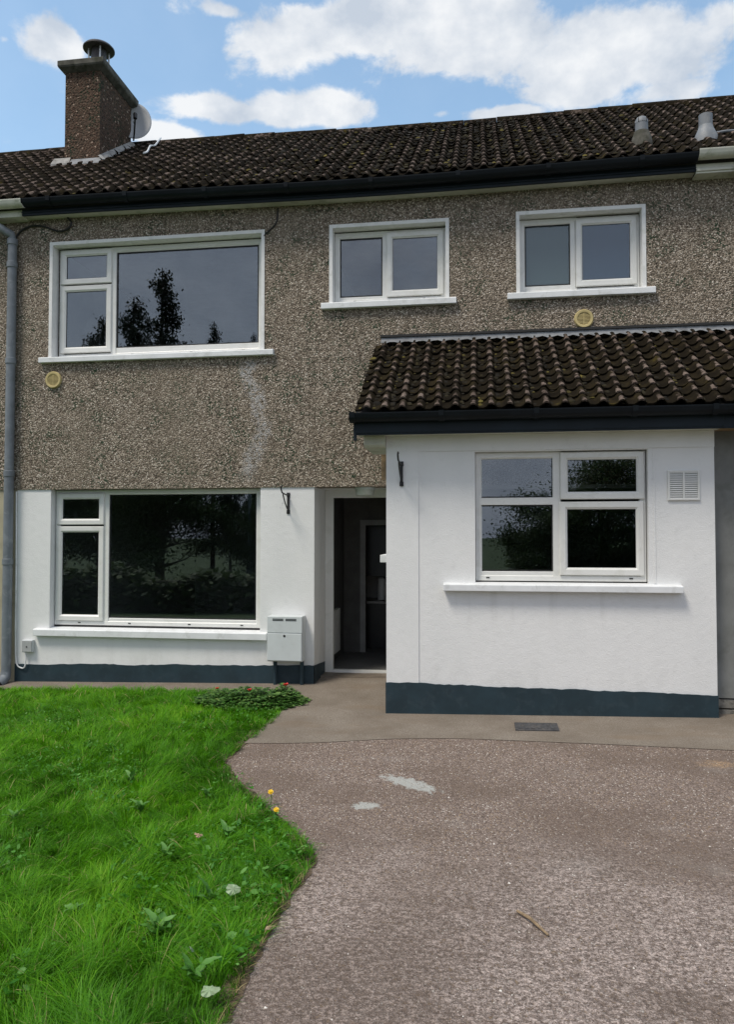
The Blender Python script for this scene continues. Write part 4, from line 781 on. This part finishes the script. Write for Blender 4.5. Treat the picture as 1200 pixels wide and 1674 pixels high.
def grass():
    zones = [(-3.0, -.8, -5.75, -3.6, 14500), (-4.6, -1.0, -3.6, -2.2, 10000), (-6.0, -1.6, -2.2, -.36, 7500), (-7.6, -4.6, -3.6, -2.2, 2500), (-7.6, -3.0, -6.0, -3.6, 2500), (-5, -.8, -8.5, -5.75, 1500)]
    X = []; Y = []
    for x0, x1, y0, y1, dn in zones:
        n = int((x1 - x0) * (y1 - y0) * dn); X.append(rng.uniform(x0, x1, n)); Y.append(rng.uniform(y0, y1, n))
    X = np.concatenate(X); Y = np.concatenate(Y); k = in_poly(X, Y, LAWN); X = X[k]; Y = Y[k]
    # the red-flowered plant and a worn hollow thin the grass
    thin = np.exp(-(((X + 2.25) / .45) ** 2 + ((Y + .78) / .32) ** 2)) * .95 + np.exp(-(((X + 3.0) / .25) ** 2 + ((Y + 1.42) / .10) ** 2)) * .95; k = rng.random(len(X)) > thin; X = X[k]; Y = Y[k]; n = len(X)
    ed = edge_dist(X, Y, LAWN)
    cell = .11; gx = np.floor(X / cell + fbm(X, Y, 9, 1) * .8).astype(int); gy = np.floor(Y / cell + fbm(X, Y, 9, 2) * .8).astype(int); hsh = ((gx * 73856093) ^ (gy * 19349663)) % 9973; hr = np.random.default_rng(3).random(9973)[hsh]; hr2 = np.random.default_rng(4).random(9973)[hsh]
    ang = fbm(X, Y, 1.3, 6) * 3.0 + .3 + (hr - .5) * 4.6 + rng.normal(0, .75, n)
    lush = .5 + .5 * fbm(X, Y, 2.6, 8)
    h = (.04 + .055 * lush + .055 * hr2) * rng.uniform(.5, 1.3, n) * np.interp(Y, [-4.9, -4.0], [1.25, .95]); h *= np.interp(ed, [0, .03, .25], [.6, .72, 1.0]); far = np.interp(Y, [-2.5, -.4], [1.0, .78]); h *= far
    lean = np.clip(.35 + .75 * hr2 + rng.normal(0, .22, n), .05, 1.45)
    w = np.where(rng.random(n) < .14, .0046, .0026) * rng.uniform(.8, 1.25, n) * np.interp(Y, [-5, -1], [1.0, 1.75])
    dx, dy = np.cos(ang), np.sin(ang); fa = rng.normal(0, .6, n) + ang - math.pi / 2; sx, sy = np.cos(fa), np.sin(fa)
    gzv = .043 + .02 * X + .035 * Y - .012
    V = np.zeros((n, 7, 3), np.float32)
    for j, t in enumerate((0, .38, .72, 1.0)):
        L = lean * (t ** 1.7) * h * 1.05; zz = h * (t - .32 * np.minimum(lean, 1.3) * t * t * t); cx = X + dx * L; cy = Y + dy * L; cz = gzv + zz; ww = w * (1, .95, .7, 0)[j] * .5
        if j < 3: V[:, 2 * j] = np.stack([cx - sx * ww, cy - sy * ww, cz], 1); V[:, 2 * j + 1] = np.stack([cx + sx * ww, cy + sy * ww, cz], 1)
        else: V[:, 6] = np.stack([cx, cy, cz], 1)
    T = np.array([(0, 1, 3), (0, 3, 2), (2, 3, 5), (2, 5, 4), (4, 5, 6)]); flip = (sx * dy - sy * dx) < 0; V[flip] = V[flip][:, [1, 0, 3, 2, 5, 4, 6]]; F = (np.arange(n)[:, None, None] * 7 + T[None]).reshape(-1, 3)
    col = np.clip(.44 + .38 * fbm(X, Y, 2.3, 12) + (hr - .5) * .30 + rng.normal(0, .13, n), 0, .93); col = np.where(rng.random(n) < .022, .985, col); col = np.where((ed < .035) & (Y < -4.2) & (rng.random(n) < .3), .985, col)
    M = mat_leaf('grass_blade', [(0, (.038, .13, .005)), (.35, (.080, .27, .008)), (.62, (.14, .395, .010)), (.88, (.245, .50, .02)), (.95, (.36, .50, .07)), (.985, (.52, .44, .2))], .48, .5)
    o = numpy_mesh('grass', V.reshape(-1, 3), F, M, None, {'rnd': np.repeat(col, 7)}, True)
    nb = np.stack([-dx * .35 + rng.normal(0, .25, n), -dy * .35 + rng.normal(0, .25, n), np.ones(n)], 1); nb /= np.linalg.norm(nb, axis=1)[:, None]; o.data.normals_split_custom_set_from_vertices(np.repeat(nb, 7, axis=0).astype(np.float32).tolist()); tag(o, 'long lush uncut green grass covering the front lawn', 'grass', kind='stuff'); print('blades', n)
grass()

# broad-leaved weeds: each rosette a thing, each leaf a part
CLOV = mat_leaf('clover_leaf', [(0, (.04, .17, .015)), (.5, (.085, .28, .03)), (1, (.17, .38, .08))], .4, .5)
def clover(n):
    r = np.random.default_rng(77); x = r.uniform(-4.2, -.9, n); y = r.uniform(-5.4, -.9, n); k = in_poly(x, y, LAWN) & (fbm(x, y, 2.4, 55) + .25 * fbm(x, y, 9, 56) + .18 * np.exp(-((x + 2.0) / .8) ** 2 - ((y + 3.3) / .6) ** 2) > .02 + .12 * (r.random(n) - .3)); x = x[k]; y = y[k]; n = len(x)
    s = r.uniform(.006, .014, n) * np.where(r.random(n) < .08, 1.7, 1) * np.interp(y, [-4.5, -1.5], [1.0, .6]); z = .043 + .02 * x + .035 * y + r.uniform(.025, .08, n); a = r.uniform(0, 6.28, n); tx = r.normal(0, .45, n); ty = r.normal(-.15, .45, n); V = np.zeros((n, 7, 3))
    for j in range(7):
        u = (0, 0) if j == 0 else (math.cos(j * 1.047) * (1.25 if j in (3, 6) else .8), math.sin(j * 1.047) * .8); px = (u[0] * np.cos(a) - u[1] * np.sin(a)) * s; py = (u[0] * np.sin(a) + u[1] * np.cos(a)) * s
        V[:, j] = np.stack([x + px, y + py, z + px * tx + py * ty + (0 if j else -.2 * s)], 1)
    T = np.array([(0, j, j % 6 + 1) for j in range(1, 7)]); o = numpy_mesh('clover', V.reshape(-1, 3), (np.arange(n)[:, None, None] * 7 + T[None]).reshape(-1, 3), CLOV, None, {'rnd': np.repeat(r.random(n), 7)}); tag(o, 'small round clover and weed leaves mixed into the lawn', 'clover', kind='stuff')
clover(16000)
LEAFM = mat_leaf('dock_leaf', [(0, (.06, .18, .025)), (.5, (.11, .27, .05)), (1, (.17, .34, .09))], .25, .5, None)
def leaf_mesh(L, W, curl, wav, seed):
    r = random.Random(seed); n = 8; v = []; f = []
    for i in range(n + 1):
        t = i / n; w = W * math.sin(math.pi * min(1, .06 + t * .94) ** .8) ** .8 * (1 if i else .15); w = max(w, .002); x = L * t * (1 - .15 * curl * t); z = L * (.45 * t - curl * t * t) + r.uniform(-wav, wav)
        v += [(x, -w, z + r.uniform(0, wav) + w * .28), (x, 0, z - .0), (x, w, z + r.uniform(0, wav) + w * .28)]
    for i in range(n):
        for k in (0, 1): a = i * 3 + k; f.append((a, a + 1, a + 4, a + 3))
    m = bpy.data.meshes.new('leaf'); m.from_pydata(v, [], f); m.materials.append(LEAFM); m.polygons.foreach_set('use_smooth', [True] * len(m.polygons)); return m
LEAVES = [leaf_mesh(.13, .022, .42, .004, 1), leaf_mesh(.11, .026, .5, .006, 2), leaf_mesh(.15, .02, .35, .004, 3), leaf_mesh(.09, .024, .3, .005, 4)]
def weed(x, y, n, sc, label, seed):
    t = empty('broadleaf_weed', ground_pt(x, y) + Vector((0, 0, .02))); tag(t, label, 'weed', 'broad-leaved weeds in the lawn'); r = random.Random(seed)
    for k in range(n):
        o = bpy.data.objects.new('leaf', r.choice(LEAVES)); COL.objects.link(o); o.parent = t; o.rotation_euler = (r.uniform(-.3, .3), r.uniform(-.95, -.25), k * 6.283 / n + r.uniform(-.4, .4)); s = sc * .86 * r.uniform(.7, 1.2); o.scale = (s, s, s); o.location = (0, 0, r.uniform(.0, .03))
for i, a in enumerate([(-1.36, -4.86, 9, 1.15, 'largest broad-leaved dock rosette in the near grass, lower left of centre'), (-1.24, -4.56, 6, .95, 'dock rosette beside the pale fallen leaf in the lawn'), (-1.10, -5.14, 5, .95, 'dock rosette at the bottom edge of the lawn near the drive'),
                       (-1.62, -4.18, 7, .8, 'weed rosette in mid lawn, nearest the withered pink leaf'), (-2.05, -3.55, 8, .8, 'weed rosette in the middle of the lawn left of the dandelions'), (-1.72, -3.3, 7, .75, 'weed rosette between the lawn centre and the lawn corner'),
                       (-2.35, -3.05, 8, .75, 'weed rosette further back in the left lawn'), (-2.75, -3.75, 7, .8, 'weed rosette at the left edge of the photograph'), (-1.40, -3.85, 6, .8, 'weed rosette inside the lawn bulge beside the drive'), (-1.80, -4.75, 6, .85, 'weed rosette at the far left of the near grass')]): weed(*a, i + 3)
# dandelions
DY = simple('dandelion_yellow', (.75, .48, .01), .6, .15, 60).m; STEM = simple('flower_stem', (.07, .14, .03), .6).m
def dandelion(x, y, h, label):
    t = empty('dandelion', ground_pt(x, y)); tag(t, label, 'flower', 'dandelions at the lawn edge'); b = MB(); b.tube([(0, 0, 0), (.008, -.005, h * .5), (.004, -.012, h)], .0024, 6); b.build('stem', STEM, t)
    b = MB(); r = random.Random(label)
    for ring, (rad, n, zz) in enumerate(((.0165, 16, .0), (.012, 12, .004), (.007, 8, .007))):
        for k in range(n):
            a = 2 * math.pi * k / n + ring * .2 + r.uniform(-.1, .1); c, s = math.cos(a), math.sin(a); w = .0036; q = rad * r.uniform(.85, 1.1)
            b.add([(-s * w * .4, c * w * .4, zz), (s * w * .4, -c * w * .4, zz), (c * q + s * w, s * q - c * w, zz + .004), (c * q - s * w, s * q + c * w, zz + .004)], [(0, 1, 2, 3)])
    o = b.build('flower_head', DY, t); o.location = (.004, -.012, h); o.rotation_euler = (R(38), 0, .2)
dandelion(-1.30, -3.325, .085, 'yellow dandelion farther up the lawn edge, nearer the house'); dandelion(-1.19, -3.60, .085, 'yellow dandelion nearer the camera at the bulging lawn edge')
# fallen leaves
def fallen(name, pts, x, y, z, rot, mat, label):
    b = MB(); n = len(pts); c = (0, 0, .006); v = [(px, py, .004 * math.sin(i * 2.1)) for i, (px, py) in enumerate(pts)]; b.add(v + [c], [(i, (i + 1) % n, n) for i in range(n)]); o = b.build(name, mat, None, False); md = o.modifiers.new('thick', 'SOLIDIFY'); md.thickness = .0012
    o.location = ground_pt(x, y) + Vector((0, 0, z)); o.rotation_euler = rot; tag(o, label, 'leaf', 'fallen leaves')
def blobpts(r0, lobes, amp, asp, seed):
    r = random.Random(seed); return [((r0 * (1 + amp * math.cos(lobes * a) + r.uniform(-.12, .12))) * math.cos(a), asp * (r0 * (1 + amp * math.cos(lobes * a) + r.uniform(-.12, .12))) * math.sin(a)) for a in np.arange(20) * math.pi / 10]
PALEL = simple('pale_leaf', (.25, .33, .19), .6, .15, 40).m; TANL = simple('withered_leaf', (.36, .24, .15), .7, .25, 40).m; STRAW = simple('straw_leaf', (.46, .33, .20), .7, .2, 40).m
fallen('fallen_leaf', blobpts(.033, 3, .10, .8, 1), -1.13, -4.57, .095, (.7, .1, .4), PALEL, 'large pale silvery leaf lying on the near grass')
fallen('fallen_leaf', blobpts(.02, 3, .3, .8, 2), -1.49, -4.06, .115, (.5, .2, .9), TANL, 'withered pink-brown leaf lying on the mid lawn')
fallen('fallen_leaf', [(-.045, 0), (-.02, .010), (.02, .012), (.05, .004), (.05, -.004), (.02, -.008), (-.02, -.007)], -.905, -4.75, .03, (.6, .3, 1.35), STRAW, 'curled straw-coloured leaf at the lawn edge by the drive')
fallen('fallen_leaf', blobpts(.034, 3, .16, .6, 5), -.99, -5.26, .07, (.5, -.1, .2), PALEL, 'pale ragged leaf at the very bottom of the lawn')
fallen('fallen_leaf', [(-.06, 0), (-.03, .012), (.02, .014), (.06, .004), (.02, -.012), (-.03, -.01)], -1.13, -5.08, .11, (.9, .5, 1.9), PALEL, 'narrow pale upright leaf in the grass near the bottom')
# red-flowered ground cover by the path
t = empty('flowering_plant', ground_pt(-2.2, -.8)); tag(t, 'low leafy plant with red flowers at the lawn corner by the path', 'plant')
def leafmass(n, cx, cy, rx, ry, hh, size, seed):
    r = np.random.default_rng(seed); V = np.zeros((n, 5, 3)); A = np.zeros(n)
    a = r.uniform(0, 6.28, n); q = np.sqrt(r.random(n)); x = cx + np.cos(a) * q * rx; y = cy + np.sin(a) * q * ry; top = hh * (1 - .75 * q ** 2) * (.75 + .25 * np.sin(x * 17) * np.cos(y * 21)); z = top * (1 - .55 * r.random(n) ** 2)
    th = r.uniform(0, 6.28, n); s = size * r.uniform(.6, 1.25, n); tilt = r.uniform(-.1, .8, n); dx, dy = np.cos(th), np.sin(th)
    for j, (u, w, k) in enumerate(((0, 0, 0), (.5, .42, .10), (1, 0, -.12), (.5, -.42, .10), (.62, 0, .0))):
        V[:, j, 0] = x + (dx * u - dy * w) * s; V[:, j, 1] = y + (dy * u + dx * w) * s; V[:, j, 2] = z + s * (k + u * tilt * .5 - .1)
    T = np.array([(0, 4, 1), (1, 4, 2), (2, 4, 3), (3, 4, 0)]); return V.reshape(-1, 3), (np.arange(n)[:, None, None] * 5 + T[None]).reshape(-1, 3), np.repeat(r.random(n), 5)
V1, F1, A1 = leafmass(2100, .0, .0, .56, .38, .15, .05, 31); V2, F2, A2 = leafmass(800, .30, .05, .17, .30, .17, .048, 32)
BUSH = mat_leaf('groundcover_leaf', [(0, (.03, .085, .015)), (.5, (.075, .185, .035)), (.85, (.14, .28, .06)), (1, (.22, .32, .09))], .35, .5)
o = numpy_mesh('foliage', np.vstack([V1, V2]), np.vstack([F1, F2 + len(V1)]), BUSH, t, {'rnd': np.concatenate([A1, A2])}, False); o['kind'] = 'stuff'
REDF = simple('red_petal', (.62, .035, .03), .5, .2, 80).m
for (x, y, z, s) in ((.35, -.02, .17, 1.5), (.04, -.18, .145, 1.2), (-.30, -.12, .14, 1.0)):
    b = MB(); r = random.Random(x)
    for k in range(9):
        a = k * .7; q = .015 * s * (.3 + .7 * (k % 3) / 2); c, w = math.cos(a), .012 * s; b.add([(0, 0, 0), (q * c + w * math.sin(a), q * math.sin(a) - w * c, .012 * s), (1.6 * q * c, 1.6 * q * math.sin(a), .018 * s), (q * c - w * math.sin(a), q * math.sin(a) + w * c, .012 * s)], [(0, 1, 2, 3)])
    o = b.build('flower', REDF, t); o.location = (x, y, z)

# ------------------------------------------------------------------ across the road, behind the viewer: what the windows reflect
BARK = simple('tree_bark', (.06, .048, .036), .9, .3, 10).m
LEAFT = mat_leaf('tree_leaf', [(0, (.02, .036, .014)), (.5, (.045, .08, .025)), (1, (.09, .13, .04))], .3, .6)
CONL = mat_leaf('conifer_leaf', [(0, (.006, .011, .007)), (.6, (.014, .024, .013)), (1, (.03, .038, .02))], .1, .6)
def tree_meshes(kind, seed):
    r = np.random.default_rng(seed); rr = random.Random(seed); tb = MB(); pts = []
    if kind == 'con':
        H = 12.0; tb.tube([(0, 0, -.3), (.05, .02, H * .5), (0, 0, H)], [.22, .13, .02], 8)
        for k in range(70):
            z = 2.0 + (H - 2.2) * (k / 70); a = rr.uniform(0, 6.28); L = (1 - (z / H)) ** .8 * 3.0 * rr.uniform(.6, 1.15) + .15; e = (math.cos(a) * L, math.sin(a) * L, z - .12 * L)
            tb.tube([(0, 0, z), (e[0] * .5, e[1] * .5, z + .06 * L), e], [.035, .02, .006], 5)
            m = int(150 * L + 40); u = r.random(m) ** .7; pts.append(np.stack([e[0] * u + r.normal(0, .13 + .05 * L, m), e[1] * u + r.normal(0, .13 + .05 * L, m), z - .12 * L * u + r.normal(0, .16, m)], 1))
        size = .15
    else:
        H = 8.0; tb.tube([(0, 0, -.3), (.1, 0, 1.4), (0, .1, 3.0), (.1, .1, 5.6)], [.24, .19, .15, .04], 9)
        for k in range(36):
            z = rr.uniform(1.3, 5.4); a = rr.uniform(0, 6.28); L = rr.uniform(1.2, 3.2) * (1.15 - z / 9); e = Vector((math.cos(a) * L, math.sin(a) * L, z + rr.uniform(.3, 2.0)))
            tb.tube([(0.05, .05, z), (e.x * .5, e.y * .5, z + .4), e], [.06, .035, .01], 5); m = rr.randint(450, 800); s = rr.uniform(.32, .66)
            pts.append(np.stack([e.x + r.normal(0, s, m), e.y + r.normal(0, s, m), e.z + r.normal(0, s * .75, m)], 1))
        size = .15
    P = np.vstack(pts); n = len(P); th = r.uniform(0, 6.28, n); ph = r.uniform(-1.2, 1.2, n); d = np.stack([np.cos(th) * np.cos(ph), np.sin(th) * np.cos(ph), np.sin(ph)], 1); q = np.stack([-np.sin(th), np.cos(th), r.uniform(-.6, .6, n)], 1); s = (size * r.uniform(.6, 1.3, n))[:, None]
    V = np.stack([P, P + d * s * .5 + q * s * .32, P + d * s, P + d * s * .5 - q * s * .32], 1).reshape(-1, 3); F = (np.arange(n)[:, None, None] * 4 + np.array([(0, 1, 2), (0, 2, 3)])[None]).reshape(-1, 3)
    return tb, V, F, np.repeat(r.random(n), 4)
protos = {}
def tree(x, y, kind, sc, rz, label, squash=1.0):
    if kind not in protos:
        tb, V, F, A = tree_meshes(kind[:3], sum(map(ord, kind))); t = empty('tree'); tr = tb.build('trunk', BARK, t, True); cr = numpy_mesh('crown', V, F, CONL if kind[:3] == 'con' else LEAFT, t, {'rnd': A}); protos[kind] = (tr.data, cr.data)
    else:
        t = empty('tree'); a, c = protos[kind]
        for nm, me in (('trunk', a), ('crown', c)): o = bpy.data.objects.new(nm, me); COL.objects.link(o); o.parent = t
    t.location = (x, y, gz(x, y) - .08); t.rotation_euler = (0, 0, rz); t.scale = (sc * squash, sc * squash, sc); tag(t, label, 'tree', 'trees across the road')
for i, a in enumerate([(-13.2, -22, 'con', 1.13, .3, 'tallest dark conifer across the road, reflected in the bedroom window', .85), (-14.6, -22.3, 'con', 1.04, 1.7, 'second tallest conifer, left of the tallest, reflected in the bedroom window', .95), (-15.9, -22.2, 'con', .97, 2.4, 'leftmost conifer of the reflected row', 1.05), (-10.9, -22, 'con', .93, 2.9, 'slim conifer just right of the tallest one, reflected in the bedroom window', .55), (-10.15, -22, 'con', .86, 4.1, 'shortest slim conifer of the reflected row', .36), (-9.2, -22.1, 'con', .89, 5.2, 'rightmost slim conifer of the reflected row', .38),
                       (-14.6, -19.8, 'bro1', .72, .5, 'broad tree in front of the conifers, reflected in the living room window', 1.25), (-12.0, -19.4, 'bro2', .66, 2.2, 'dense tree filling the middle of the living room window reflection', 1.25), (-17.0, -20.4, 'bro1', .75, 3.9, 'broad tree at the left end of the row across the road', 1.2), (-8.0, -20.2, 'bro2', .52, .9, 'lower tree right of centre in the living room window reflection', 1.2),
                       (4.0, -20.5, 'bro2', .66, 1.2, 'bushy tree reflected in the left panes of the porch window', .95), (5.3, -20.8, 'bro1', .62, 2.6, 'bushy tree reflected in the right panes of the porch window', 1.0), (7.6, -21, 'bro2', .62, 4.0, 'bushy tree at the right end of the row across the road', 1.1), (2.5, -20.0, 'bro1', .50, 5.0, 'low bush across the road between the two tree groups', 1.3)]): tree(*a)
def hedge(x0, x1, y, h, n, label, seed):
    r = np.random.default_rng(seed); x = r.uniform(x0, x1, n); top = h * (.8 + .12 * np.sin(x * .9) + .1 * np.sin(x * 2.3 + 1)); z = top * r.random(n) ** .7; yy = y + r.normal(0, .38, n); t = empty('hedge', ((x0 + x1) / 2, y, gz(x0, y) - .08))
    P = np.stack([x - (x0 + x1) / 2, yy - y, z], 1); th = r.uniform(0, 6.28, n); d = np.stack([np.cos(th), np.sin(th), r.uniform(-.7, .7, n)], 1); q = np.stack([-np.sin(th), np.cos(th), r.uniform(-.5, .5, n)], 1); s = r.uniform(.14, .28, n)[:, None]
    V = np.stack([P, P + d * s * .5 + q * s * .35, P + d * s, P + d * s * .5 - q * s * .35], 1).reshape(-1, 3); F = (np.arange(n)[:, None, None] * 4 + np.array([(0, 1, 2), (0, 2, 3)])[None]).reshape(-1, 3)
    numpy_mesh('foliage', V, F, LEAFT, t, {'rnd': np.repeat(r.random(n), 4)}); b = MB(); b.box(x0 - (x0 + x1) / 2 + .2, (x1 - x0) / 2 - .2, -.22, .22, 0, h * .62); b.build('inner_stems', BARK, t); tag(t, label, 'hedge', 'hedges mirrored in the windows')
hedge(-20, -2.4, -13.2, 1.5, 14000, 'long low hedge added at the street end of the lawn to darken the living room window reflection', 41); hedge(1.0, 16, -21.2, 2.4, 20000, 'lower dark hedge across the road, reflected in the porch window', 42)  # first hedge is an unseen addition that darkens the living room reflection
t = empty('street_lamp', (-8.6, -19.6, gz(-8.6, -19.6) - .06)); tag(t, 'grey street lamp post across the road, reflected in the living room window', 'street lamp')
b = MB(); b.tube([(0, 0, 0), (0, 0, 1.4), (0, 0, 1.45), (0, 0, 6)], [.12, .12, .075, .055], 14); b.build('post', GREYPIPE, t, True); b = MB(); b.tube([(0, 0, 5.95), (0, .3, 6.2), (0, 1.0, 6.3)], .035, 8); b.build('arm', GREYPIPE, t, True); b = MB(); b.box(-.12, .12, .8, 1.4, 6.24, 6.38); b.build('lantern', METER, t, bevel=.03)
